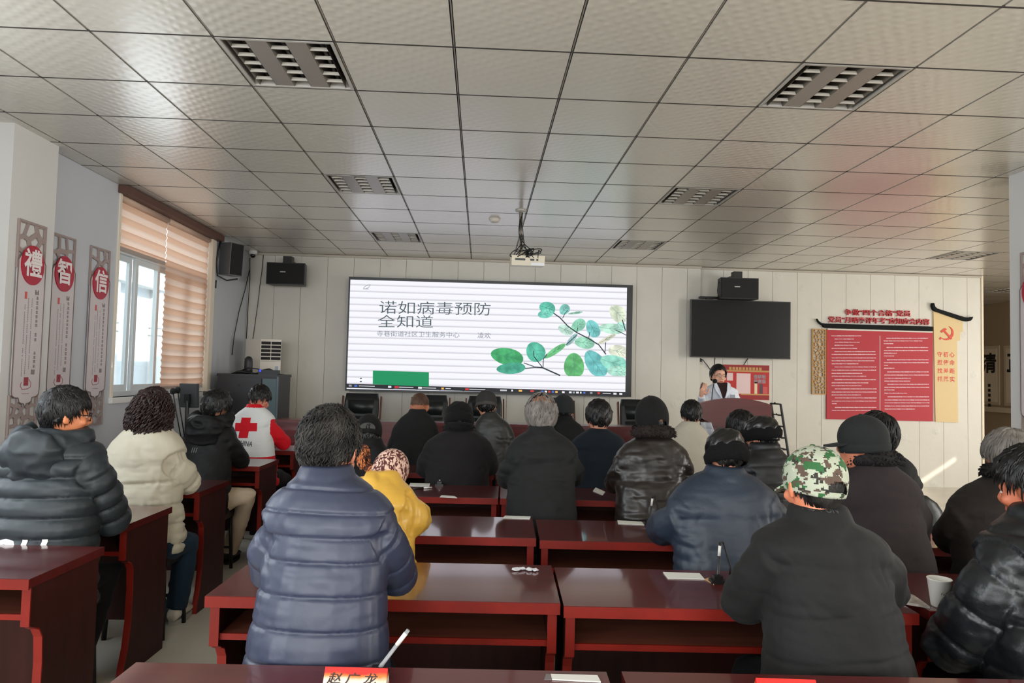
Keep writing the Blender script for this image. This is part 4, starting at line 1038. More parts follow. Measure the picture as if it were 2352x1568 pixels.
me = bake(mb.mesh(recalc=False), [('SOLIDIFY', dict(thickness=0.006))]); link_mesh('cloth', me, mat('white_cloth', S(206, 210, 220), 0.8, sheen=0.3), cl, smooth=True)
cl.location = cl.location
# microphone on the lectern
mc = thing('microphone', 'slim black gooseneck microphone on the lectern before her face', 'microphone', (2.42, 7.05, 1.15))
pm = [at(1635, 917, Y=7.08), at(1636, 900, Y=7.10), at(1639, 884, Y=7.15), at(1641, 877, Y=7.2)]
MB().tube([Vector((pm[0].x, 7.07, 1.15))]+pm, 0.005, 6).build('stalk', M_cable, mc, smooth=True)
MB().ell(at(1642, 875, Y=7.21), (0.024, 0.03, 0.024)).build('foam_head', mat('foam', S(18, 18, 18), 0.95), mc, smooth=True)
# black coat and bag rack beside the lectern
rk2 = thing('metal_rack', 'black metal rack with many hooks leaning beside the lectern', 'rack', (3.3, 7.5, 0))
A, B = at(1793, 928, Y=7.5), at(1812, 1050, Y=7.35); B2 = A+(B-A)*(A.z/(A.z-B.z)); B2.z = 0
MB().tube([A, B2], 0.014, 8).tube([A+Vector((0, 0.25, 0)), B2+Vector((0, 0.25, 0))], 0.014, 8).build('upright', M_stool, rk2)
for k in range(9):
    p = A+(B2-A)*(0.0+0.095*k)
    MB().tube([p, p+Vector((0, 0.25, 0))], 0.008, 6).build('rung', M_stool, rk2)
    MB().tube([p, p+Vector((-0.05, -0.01, 0.0)), p+Vector((-0.075, -0.01, 0.02))], 0.0065, 6).build('hook', M_stool, rk2)
MB().tube([A, A+Vector((-0.12, 0, 0.004))], 0.008, 6).build('top_bar', M_stool, rk2)

# ------------------------------------------------------------------ things on the desks
ZT = DESK_H
M_paper = mat('paper', S(224, 224, 218), 0.7)
def on_desk(u, v): return at(u, v, Z=ZT)
def paper(label, corners, name='paper_sheet', th=0.003, m=None):
    P = [on_desk(*c) for c in corners]
    return tag(MB().prism([(p.x, p.y, ZT+0.0006) for p in P], (0, 0, th)).build(name, m or M_paper), label, 'paper')
paper('narrow white paper slip on the desk right of the yellow jacket', [(1155, 1190), (1217, 1192), (1219, 1187), (1160, 1185)])
paper('narrow white paper slip near the elbow of the dark blue jacket', [(1420, 1203), (1480, 1206), (1474, 1199), (1418, 1196)])
paper('white sheet on the desk left of the camouflage cap man', [(1534, 1329), (1618, 1331), (1607, 1318), (1523, 1315)])
paper('white sheet on the desk before the black fabric hat', [(940, 1116), (986, 1117), (988, 1111), (942, 1110)])
paper('small cream paper half over the edge of the desk', [(1010, 1142), (1050, 1144), (1044, 1140), (1014, 1138)])
paper('white sheet at the bottom edge beside the name card desk', [(1268, 1562), (1380, 1568), (1372, 1553), (1265, 1550)])
paper('grey plastic sleeve at the bottom edge beside the white sheet', [(1250, 1562), (1267, 1562), (1266, 1550), (1254, 1549)], 'plastic_sleeve', 0.002, mat('sleeve', S(120, 112, 112), 0.3))
paper('small tan card lying by the black pen holder', [(1618, 1331), (1640, 1343), (1638, 1332), (1628, 1327)], 'card', 0.002, mat('tan_card', S(196, 156, 116), 0.6))
paper('folded white leaflet on the desk left of the leather jacket sleeve', [(1362, 1128), (1384, 1137), (1390, 1130), (1368, 1120)], 'leaflet')
paper('printed booklet lying on the desk beside the paper cup', [(2072, 1387), (2136, 1398), (2100, 1372), (2074, 1362)], 'booklet', 0.008, mat('booklet', S(206, 196, 186), 0.5, var=0.6, vscale=26))
# crumpled foil scraps
for k, (u, v) in enumerate(((1185, 1311), (1198, 1309), (1215, 1311), (1228, 1312))):
    p = on_desk(u, v); rnd = random.Random(k); mb = MB()
    mb.ell((p.x, p.y, ZT+0.006), (0.016, 0.012, 0.006), Matrix.Rotation(rnd.uniform(0, 3), 3, 'Z'), 7, 5)
    for vv in mb.bm.verts: vv.co += Vector((rnd.uniform(-1, 1), rnd.uniform(-1, 1), rnd.uniform(0, 0.6)))*0.005
    tag(mb.build('paper_scrap', mat('scrap', S(214, 216, 220), 0.5)), ('leftmost', 'second from left', 'third from left', 'rightmost')[k]+' of four crumpled white paper scraps by the desk joint', 'paper', 'scraps by the desk joint')
def pen_stand(label, u, v, ut, vt, pen_col, cord=True, near=False):
    p = on_desk(u, v); y = p.y
    t = thing('pen_stand', label, 'pen', (p.x, y, ZT))
    MB().box(p.x-0.028, p.x+0.028, y-0.022, y+0.022, ZT, ZT+0.012).box(p.x-0.016, p.x+0.016, y-0.013, y+0.013, ZT+0.012, ZT+0.028).build('base', M_blackp, t, bevel=0.004)
    q = at(ut, vt, Y=y); a = Vector((p.x, y, ZT+0.02))
    d = q-a
    pn = MB().tube([a, a+d*0.14, a+d*0.15, a+d], [0.0045, 0.006, 0.0052, 0.0052], 8).build('pen', pen_col, t, smooth=True)
    MB().tube([a+d*0.62, a+d*0.92], 0.0058, 8).build('pen_cap', M_paper if pen_col != M_paper else M_blackp, pn, smooth=True)
    if cord: MB().tube([q, q+Vector((0.012, 0, 0.002)), q+Vector((0.022, 0, -0.03)), Vector((p.x+0.05, y, ZT+0.06)), Vector((p.x+0.045, y, ZT+0.004))], 0.0035, 6).build('cord', M_cable, t, smooth=True)
    return t
M_clear = mat('pen_clear', S(146, 148, 152), 0.25)
pen_stand('upright pen in black holder beside the camouflage cap man\'s sleeve', 1648, 1338, 1654, 1246, M_blackp)
pen_stand('upright pen in black holder beside the leather jacket', 1492, 1204, 1499, 1140, M_blackp)
pen_stand('small black pen holder on the desk before the black fabric hat', 1009, 1114, 1010, 1101, M_blackp, False)
pen_stand('silver pen leaning in a black holder beside the red name card', 868, 1556, 938, 1446, M_clear, False)
p0, p1 = on_desk(948, 1124), on_desk(992, 1121)
pt = thing('pen', 'black and white ballpoint lying on the desk before the black fabric hat', 'pen', (p0.x, p0.y, ZT))
MB().tube([p0+Vector((0, 0, 0.006)), p0+(p1-p0)*0.15+Vector((0, 0, 0.006)), p0+(p1-p0)*0.55+Vector((0, 0, 0.006))], [0.001, 0.006, 0.006], 8).build('grip', M_blackp, pt, smooth=True)
MB().tube([p0+(p1-p0)*0.55+Vector((0, 0, 0.006)), p1+Vector((0, 0, 0.006))], 0.0055, 8).build('barrel', M_paper, pt, smooth=True)
# red name card (folded tent) with brush lettering
def name_card(label, P, text, tilt=0.0):
    a, b = on_desk(*P[0]), on_desk(*P[1]); t = thing('name_card', label, 'name card', ((a.x+b.x)/2, (a.y+b.y)/2, ZT))
    e = (b-a); w = e.length; e.normalize(); n = Vector((e.y, -e.x, 0))
    H, D = 0.048, 0.06
    f = lambda s, h, dd: Vector((a.x, a.y, ZT+0.001))+e*s-n*0+Vector((0, 0, h))+(-n)*(dd)
    m = bpy.data.materials.new('name_card_print'); m.use_nodes = True; N = m.node_tree.nodes; L = m.node_tree.links
    tc = N.new('ShaderNodeTexCoord'); sp = N.new('ShaderNodeSeparateXYZ'); cr = N.new('ShaderNodeValToRGB'); nz = N.new('ShaderNodeTexNoise'); ad = N.new('ShaderNodeMath'); mu = N.new('ShaderNodeMath')
    nz.inputs['Scale'].default_value = 18; mu.operation = 'MULTIPLY_ADD'; mu.inputs[1].default_value = 0.5
    L.new(tc.outputs['Generated'], sp.inputs[0]); L.new(tc.outputs['Object'], nz.inputs['Vector']); L.new(nz.outputs['Fac'], mu.inputs[0]); L.new(sp.outputs['Z'], mu.inputs[2]); L.new(mu.outputs[0], cr.inputs['Fac'])
    el = cr.color_ramp.elements; el[0].position = 0.32; el[0].color = S(206, 40, 24); el[1].position = 1.15 if False else 1.0; el[1].color = S(214, 26, 20)
    for pos, c in ((0.40, (236, 222, 208)), (0.72, (238, 214, 190)), (0.88, (232, 120, 40))):
        x = el.new(pos); x.color = S(*c)
    L.new(cr.outputs['Color'], N['Principled BSDF'].inputs['Base Color']); N['Principled BSDF'].inputs['Roughness'].default_value = 0.3
    MB().prism([f(0, 0, 0), f(0, H, D/2), f(0, 0.001, D)], e*w).build('card', m, t)
    if text:
        slope = math.atan2(H, D/2)
        c = f(w*0.45, H*0.52, D*0.26)+n*0.0015+Vector((0, 0, 0.001))
        up = Vector((0, 0, H))+(-n)*(D/2); up.normalize(); nn = e.cross(up)
        M = Matrix(((e.x, up.x, nn.x, c.x), (e.y, up.y, nn.y, c.y), (e.z, up.z, nn.z, c.z), (0, 0, 0, 1)))
        link_mesh('brush_name', text_mesh(text, 0.027, M, 0.014, sx=1.25, shear=0.2), mat('card_ink', S(40, 20, 16), 0.5), t)
name_card('red and white folded name card with black brush characters', [(738, 1590), (884, 1594)], '赵 广 龙')
name_card('red folded name card cut off by the lower edge below the camouflage cap man', [(1745, 1616), (1885, 1621)], None)
# paper cup
p = on_desk(2158, 1392); t = thing('paper_cup', 'white paper cup with a small grey print at the right', 'cup', (p.x, p.y, ZT))
MB().lathe([(0.0, 0.0), (0.026, 0.0), (0.027, 0.004), (0.0385, 0.092), (0.040, 0.094), (0.040, 0.097), (0.0375, 0.097), (0.0365, 0.09), (0.026, 0.012), (0.0, 0.011)][1:-1], (p.x, p.y, ZT), 28).build('cup', mat('cup_white', S(236, 234, 228), 0.5), t, smooth=True)
mk = MB()
for k in range(9):
    a = -PI/2-0.45+0.11*k; h = 0.048+0.006*math.sin(k*1.7); r = 0.0335
    mk.flat([Vector((p.x+r*math.cos(a+q)*1.01, p.y+r*math.sin(a+q)*1.01, ZT+h+z)) for q, z in ((0, 0), (0.09, 0.002), (0.09, 0.008), (0, 0.005))])
mk.build('print', mat('cup_print', S(120, 112, 108), 0.6), t, recalc=False)
# padded chair back between the two right-hand people
bc = thing('padded_chair', 'black padded chair back between brown coat and grey-haired man', 'chair', (2.95, 4.6, 0))
q = at(2125, 1170, Y=4.6)
rings = []
for i in range(9):
    f = i/8; z = q.z-0.30+0.39*f; ww = 0.17*math.sqrt(max(0.02, 1-f**3.2))
    rings.append([Vector((q.x+ww*math.copysign(abs(math.cos(a))**0.6, math.cos(a)), 4.6+0.04*f+0.045*math.sin(a), z)) for a in (2*PI*k/18 for k in range(18))])
MB().loft(rings).build('backrest', M_leather, bc, smooth=True)
MB().box(q.x-0.2, q.x+0.2, 4.62, 4.99, 0.40, 0.48).build('seat', M_leather, bc, bevel=0.02, bseg=2)
for sx in (-0.17, 0.17):
    for yy in (4.65, 4.96): MB().tube([(q.x+sx, yy, 0.41), (q.x+sx, yy, 0)], 0.015, 8).build('leg', M_stool, bc)
    MB().tube([(q.x+sx, 4.62, 0.44), (q.x+sx*0.9, 4.61, q.z-0.2)], 0.014, 8).build('back_post', M_stool, bc)
# ------------------------------------------------------------------ people
def vnoise(p, freq, seed=0):
    """smooth value noise on an (n,3) array, range about -1..1"""
    p = np.asarray(p)*np.asarray(freq)+seed*17.31
    i = np.floor(p).astype(np.int64); f = p-i; f = f*f*(3-2*f)
    def h(a, b, c):
        n = (a*374761393+b*668265263+c*2147483647+seed*974634) & 0x7fffffff
        n = ((n ^ (n >> 13))*1274126177) & 0x7fffffff
        n = n ^ (n >> 16)
        return (n & 0xffff)/32767.5-1
    x, y, z = i[:, 0], i[:, 1], i[:, 2]; r = 0
    for dx in (0, 1):
        for dy in (0, 1):
            for dz in (0, 1):
                r = r+h(x+dx, y+dy, z+dz)*(f[:, 0] if dx else 1-f[:, 0])*(f[:, 1] if dy else 1-f[:, 1])*(f[:, 2] if dz else 1-f[:, 2])
    return r

def coords(me):
    a = np.empty(len(me.vertices)*3); me.vertices.foreach_get('co', a); return a.reshape(-1, 3)
def normals(me):
    a = np.empty(len(me.vertices)*3); me.vertex_normals.foreach_get('vector', a); return a.reshape(-1, 3)
def set_coords(me, co):
    me.vertices.foreach_set('co', np.ascontiguousarray(co).ravel()); me.update()

def blob(mb, voxel, smooth=6):
    return bake(mb.mesh(), [('REMESH', dict(mode='VOXEL', voxel_size=voxel)), ('SMOOTH', dict(factor=0.5, iterations=smooth))])

def along(co, pts):
    """distance to and arc length along a polyline"""
    best = np.full(len(co), 9e9); s = np.zeros(len(co)); acc = 0
    for a, b in zip(pts[:-1], pts[1:]):
        a, b = np.array(a), np.array(b); d = b-a; L = np.linalg.norm(d)
        t = np.clip(((co-a)@d)/(L*L), 0, 1); dist = np.linalg.norm(co-(a+t[:, None]*d), axis=1)
        m = dist < best; best[m] = dist[m]; s[m] = acc+t[m]*L; acc += L
    return best, s

def cloth(name, col, rough=0.7, bump=(15, 0.35, 0.012), sheen=0.03, var=0.12):
    return mat(name, col, rough, bump=bump, var=var, vscale=5, sheen=sheen, spec=0.5 if rough < 0.56 else 0.22)
SKIN = {}
def skin(tone):
    if tone not in SKIN: SKIN[tone] = mat('skin_%d' % len(SKIN), S(*tone), 0.5, bump=(120, 0.08, 0.002), var=0.12, vscale=14)
    return SKIN[tone]
M_eye = mat('eye_white', S(206, 200, 194), 0.3); M_iris = mat('eye_iris', S(30, 20, 16), 0.2)

def head_matrix(pos, rot, s):
    yaw, pitch, roll = (math.radians(a) for a in rot)
    R = Matrix.Rotation(-yaw, 4, 'Z') @ Matrix.Rotation(-pitch, 4, 'X') @ Matrix.Rotation(roll, 4, 'Y')
    return Matrix.Translation(pos) @ R @ Matrix.Diagonal((s, s, s, 1))

def add_head(mb, M):
    def E(c, r, R=None):
        Rm = (M.to_3x3() @ R.to_3x3()) if R is not None else M.to_3x3()
        mb.ell(M @ Vector(c), r, Rm, 18, 12)
    E((0, -0.012, 0.028), (0.076, 0.096, 0.088)); E((0, 0.028, -0.028), (0.064, 0.066, 0.088)); E((0, 0.046, -0.086), (0.043, 0.040, 0.036))
    E((0, 0.0, -0.05), (0.066, 0.07, 0.06))
    E((0, 0.070, 0.012), (0.052, 0.022, 0.018))                                   # brow
    mb.tube([M @ Vector(p) for p in ((0, 0.088, 0.006), (0, 0.104, -0.022), (0, 0.103, -0.036))], [0.008, 0.013, 0.010], 8)
    E((0.016, 0.094, -0.036), (0.009, 0.009, 0.008)); E((-0.016, 0.094, -0.036), (0.009, 0.009, 0.008))
    E((0, 0.088, -0.060), (0.026, 0.012, 0.007)); E((0, 0.085, -0.071), (0.022, 0.012, 0.008))   # lips
    for s in (-1, 1):
        E((s*0.079, -0.004, -0.014), (0.010, 0.024, 0.036), Matrix.Rotation(s*0.45, 3, 'Z') @ Matrix.Rotation(-0.15, 3, 'X'))
        E((s*0.086, -0.016, -0.008), (0.006, 0.011, 0.030), Matrix.Rotation(s*0.45, 3, 'Z'))
        E((s*0.045, 0.066, -0.030), (0.022, 0.018, 0.020))

def add_hand(mb, w, d, up, side, curl=0.4, s=1.0):
    """w wrist, d direction of the fingers, up back of the hand, side +1/-1 where the thumb is"""
    d = Vector(d).normalized(); up = Vector(up); up = (up-d*up.dot(d)).normalized(); r = d.cross(up)*side
    mb.tube([w, w+d*0.03*s, w+d*0.065*s, w+d*0.09*s], [0.026*s, 0.036*s, 0.042*s, 0.036*s], 10, flat=0.5)
    for k, (o, L) in enumerate(((0.028, 0.070), (0.010, 0.078), (-0.010, 0.073), (-0.028, 0.056))):
        a = w+d*0.085*s+r*o*s; c = d
        pts = [a-d*0.02*s, a]
        for q in range(3):
            c = (c*math.cos(curl*0.8)-up*math.sin(curl*0.8)).normalized(); up2 = up
            pts.append(pts[-1]+c*(L/3)*s)
        mb.tube(pts, [0.0105*s, 0.0105*s, 0.010*s, 0.0092*s, 0.0075*s], 8)
    a = w+d*0.03*s+r*0.03*s
    mb.tube([a, a+(d*0.5+r*0.8-up*0.2)*0.035*s, a+(d*0.9+r*0.55-up*0.5)*0.062*s], [0.014*s, 0.012*s, 0.009*s], 8)

# scalp surface used by hair and hats, in head coordinates
def scalp(phi, el, k=1.0, lift=0.0):
    rz = 0.094 if el >= 0 else 0.128
    c = math.cos(el)
    n = Vector((math.sin(phi)*c/0.081, math.cos(phi)*c/0.101, math.sin(el)/rz)).normalized()
    return Vector((0.081*k*math.sin(phi)*c, -0.012+0.101*k*math.cos(phi)*c, 0.028+rz*k*math.sin(el)))+n*lift, n
def hairline(phi, style):
    a = abs(math.degrees((phi+PI) % (2*PI)-PI))
    xs = [0, 45, 70, 85, 105, 130, 180]
    zs = {'short': [0.078, 0.070, 0.03, 0.0, -0.018, -0.060, -0.080], 'crop': [0.085, 0.075, 0.04, 0.01, 0.0, -0.03, -0.05],
          'long': [0.07, 0.055, -0.01, -0.08, -0.11, -0.125, -0.128], 'pulled': [0.070, 0.050, -0.02, -0.055, -0.065, -0.070, -0.075], 'nape': [0.3, 0.3, 0.02, -0.01, -0.03, -0.065, -0.085]}[style]
    return float(np.interp(a, xs, zs))

def hair_mesh(M, style='short', thick=0.016, clumps=350, length=0.06, curl=0.0, seed=1, bald=None, lift=0.5, rad=0.0042, rough_base=0.006, mass=None, zmax=None):
    if zmax is None: zmax = -0.018 if style == 'nape' else 9.0
    rnd = random.Random(seed); mb = MB(); NP, NE = 40, 26
    grid = {}
    for i in range(NP):
        for j in range(NE+1):
            phi = 2*PI*i/NP; el = PI/2-j/NE*(PI/2+1.25)
            p, n = scalp(phi, el)
            nz = rough_base*(math.sin(phi*7+seed)*math.cos(el*9+seed*2)+0.6*math.sin(phi*17+el*13))
            th = thick
            if bald and (phi_dist(phi, PI) < 1.9 and el > bald): th = -0.004
            grid[i, j] = (p+n*(th+nz*(1 if th > 0 else 0)), zmax > p.z > hairline(phi, style) and th > 0)
    vs = {k: mb.bm.verts.new(M @ v[0]) for k, v in grid.items()}
    for i in range(NP):
        for j in range(NE):
            ks = ((i, j), (i, j+1), ((i+1) % NP, j+1), ((i+1) % NP, j))
            if sum(grid[k][1] for k in ks) >= 3 and not (j == 0 and bald):
                try: mb.bm.faces.new([vs[k] for k in ks])
                except ValueError: pass
    R3 = M.to_3x3()
    crown = scalp(PI+0.25*math.sin(seed), 1.05)[0]
    n_done = 0; tries = 0
    while n_done < clumps and tries < clumps*8:
        tries += 1
        phi = rnd.uniform(0, 2*PI); el = math.asin(rnd.uniform(-0.75, 1.0))
        p, n = scalp(phi, el)
        if p.z < hairline(phi, style)+0.004 or p.z > zmax: continue
        if bald and phi_dist(phi, PI) < 1.9 and el > bald and rnd.random() < 0.8: continue
        d = (p-crown) if style != 'pulled' else (Vector((0, -0.13, 0.0))-p); d = d-n*d.dot(n)
        if d.length < 1e-4: continue
        d.normalize(); jt = 0.12 if style == 'pulled' else 0.35; d = (d+Vector((rnd.uniform(-jt, jt), rnd.uniform(-jt, jt), rnd.uniform(-jt*.6, jt*.6)))).normalized()
        q = p+n*(thick*0.85); pts = [q]; L = length*rnd.uniform(0.6, 1.25)/5; ph = rnd.uniform(0, 6.28)
        for k in range(5):
            rel = Vector(((q.x)/0.081**2, (q.y+0.012)/0.101**2, (q.z-0.028)/(0.11**2))).normalized()
            dd = d-rel*d.dot(rel); dd = (dd+rel*(lift*(0.35-0.16*k))+Vector((0, 0, -0.10*k)) * (1 if style == 'long' else 0.5))
            if curl: dd = dd+Vector((math.sin(ph+k*1.9), math.cos(ph+k*1.7), math.sin(ph*2+k*2.1)))*curl
            q = q+dd.normalized()*L; pts.append(q); d = dd.normalized()
        mb.tube([M @ x for x in pts], [rad, rad*1.15, rad, rad*0.85, rad*0.6, rad*0.15], 4, caps=False)
        n_done += 1
    if mass:
        c, r, n = Vector(mass[0]), mass[1], mass[2]
        mb.ell(M @ c, (r[0]*0.93, r[1]*0.93, r[2]*0.95), R3, 26, 18)
        for _ in range(n):
            d = Vector((rnd.gauss(0, 1), rnd.gauss(0, 1), rnd.gauss(0, 1))).normalized()
            if d.y > 0.35 and d.z < 0.5: continue
            q = c+Vector((d.x*r[0], d.y*r[1], d.z*r[2]))*0.97; pts = [q]; ph = rnd.uniform(0, 6.28); tan = Vector((d.x*0.4, d.y*0.4, -1.0)); tan = (tan-d*tan.dot(d)).normalized()
            for k in range(6):
                dd = tan*0.8+Vector((math.sin(ph+k*1.5), math.cos(ph+k*1.4), 0.3*math.sin(ph+k)))*0.75+d*(0.25-0.12*k)
                q = q+dd.normalized()*length/6; pts.append(q)
            mb.tube([M @ x for x in pts], [rad*0.8, rad*1.2, rad*1.25, rad*1.1, rad*0.9, rad*0.7, rad*0.2], 4, caps=False)
    bmesh.ops.delete(mb.bm, geom=[v for v in mb.bm.verts if not v.link_faces], context='VERTS')
    return mb.mesh('hair', recalc=False)
def phi_dist(a, b): return abs((a-b+PI) % (2*PI)-PI)

def dome(mb, M, k=1.16, lift=0.004, z_min=-0.01, top=1.0, front=0.0, NP=60, NE=24, panels=0, cut=None, squash=1.0, slouch=0.0, crease=0.0):
    """thick cap crown over the scalp down to height z_min (front: extra drop forward)"""
    if cut: NP, NE = 100, 44
    rings_o = []
    for j in range(NE+1):
        ring = []
        for i in range(NP):
            phi = 2*PI*i/NP
            zlim = z_min+front*math.cos(phi)
            el0 = math.asin(max(-1, min(1, (zlim-0.028)/(0.094*k if zlim > 0.028 else 0.128*k))))
            el = PI/2-(PI/2-el0)*j/NE
            p, n = scalp(phi, max(el, -1.2), k, lift)
            p.z = 0.028+(p.z-0.028)*(squash if p.z > 0.028 else 1)
            if crease: p += n*crease*(math.sin(phi*3+1.3*math.sin(el*4))*math.cos(el*5+phi)+0.6*math.sin(phi*8+el*11)*math.cos(el))*min(1, (PI/2-el)*3)
            p.y -= slouch*max(0, p.z-0.03)
            if panels: p -= n*0.0022*max(0, 1-abs(((phi*panels/(2*PI)+0.5) % 1)-0.5)*2*7)
            ring.append(p)
        rings_o.append(ring)
    rings_i = [[Vector((p.x*0.955, -0.012+(p.y+0.012)*0.96, 0.028+(p.z-0.028)*0.965)) for p in r] for r in rings_o]
    def put(rings, flip):
        V = [[mb.bm.verts.new(M @ p) for p in r] for r in rings]
        for j in range(NE):
            for i in range(NP):
                i2 = (i+1) % NP
                if cut and cut(rings[j][i], rings[j+1][i2]): continue
                f = (V[j][i], V[j+1][i], V[j+1][i2], V[j][i2])
                if j == 0 and False: continue
                try: mb.bm.faces.new(f[::-1] if flip else f).material_index = mb.mi
                except ValueError: pass
        return V
    A = put(rings_o, False); B = put(rings_i, True)
    for i in range(NP):
        i2 = (i+1) % NP
        if cut and cut(rings_o[NE-1][i], rings_o[NE][i2]): continue
        mb.bm.faces.new((A[NE][i], B[NE][i], B[NE][i2], A[NE][i2])).material_index = mb.mi
    return mb

def brim(mb, M, z=0.0, width=0.072, half=1.0, k=1.17, droop=0.25, th=0.007):
    top = []
    N = 18
    for i in range(N+1):
        phi = -half+2*half*i/N
        el = math.asin(max(-1, min(1, (z-0.028)/(0.128*k))))
        p, n = scalp(phi, el, k, 0.002); w = width*math.cos(phi/half*PI/2)**0.6
        row = []
        for q in range(5):
            f = q/4; d = Vector((math.sin(phi)*0.55, 1.0, 0)).normalized()
            row.append(p+d*w*f+Vector((0, 0, -droop*w*f*(0.6+0.9*(phi/half)**2))))
        top.append(row)
    for i in range(N):
        for q in range(4):
            mb._faces([M @ top[i][q], M @ top[i+1][q], M @ top[i+1][q+1], M @ top[i][q+1]], ((0, 1, 2, 3),))
            o = Vector((0, 0, -th)); mb._faces([M @ (top[i][q]+o), M @ (top[i][q+1]+o), M @ (top[i+1][q+1]+o), M @ (top[i+1][q]+o)], ((0, 1, 2, 3),))
        o = Vector((0, 0, -th)); mb._faces([M @ top[i][4], M @ top[i+1][4], M @ (top[i+1][4]+o), M @ (top[i][4]+o)], ((0, 1, 2, 3),))
    return mb

def ring_band(mb, M, z0, z1, k, thick, NP=36, bulge=0.01, back=0.0, seedn=0):
    """thick band around the head between heights z0 and z1 (turned-up flaps, fur bands, cuffs)"""
    prof = [(0, 0), (thick, 0.0), (thick+bulge, 0.25), (thick+bulge*1.2, 0.6), (thick, 0.95), (0, 1.0)]
    rings = []
    for (t, f) in prof:
        r = []
        for i in range(NP):
            phi = 2*PI*i/NP; z = z0+(z1-z0)*f+back*(-math.cos(phi))*f
            el = math.asin(max(-1, min(1, (z-0.028)/((0.094 if z > 0.028 else 0.128)*k*1.3))))*0.55
            p, n = scalp(phi, el, k, t+0.0015*math.sin(i*2.3+f*9+seedn)); p.z = z
            r.append(M @ p)
        rings.append(r)
    return mb.loft(rings, caps=False)

def decal(name, R, polys_xz, material, y_from=None, dirn=1, off=0.0025):
    """print that follows the back of a garment: polys are quads in (x, z), dropped on to the cloth"""
    from mathutils.bvhtree import BVHTree
    bm = bmesh.new(); bm.from_mesh(R['jm'].data); bm.transform(Matrix.Translation(R['base'])); bvh = BVHTree.FromBMesh(bm)
    y_from = R['Y']-1.0*dirn; mb = MB()
    for poly in polys_xz:
        P = []
        for x, z in poly:
            h = bvh.ray_cast(Vector((x, y_from, z)), Vector((0, dirn, 0)))
            if h[0] is None: P = None; break
            P.append(h[0]+Vector((0, -dirn*off, 0)))
        if P: mb._faces(P, (tuple(range(len(P))),))
    bm.free()
    return mb.build(name, material, R['P'], recalc=False, smooth=True)

def text_polys(s, cx, cz, h, sx=1.0, bold=0.0, rot=0.0, max_edge=0.012):
    me = text_mesh(s, h, Matrix.Translation((cx, cz, 0)) @ Matrix.Rotation(rot, 4, 'Z'), bold, sx=sx)
    bm = bmesh.new(); bm.from_mesh(me); bpy.data.meshes.remove(me)
    bmesh.ops.triangulate(bm, faces=bm.faces[:])
    for _ in range(3):
        es = [e for e in bm.edges if e.calc_length() > max_edge]
        if not es: break
        bmesh.ops.subdivide_edges(bm, edges=es, cuts=1); bmesh.ops.triangulate(bm, faces=[f for f in bm.faces if len(f.verts) > 3])
    out = [[(v.co.x, v.co.y) for v in f.verts] for f in bm.faces]; bm.free()
    return out

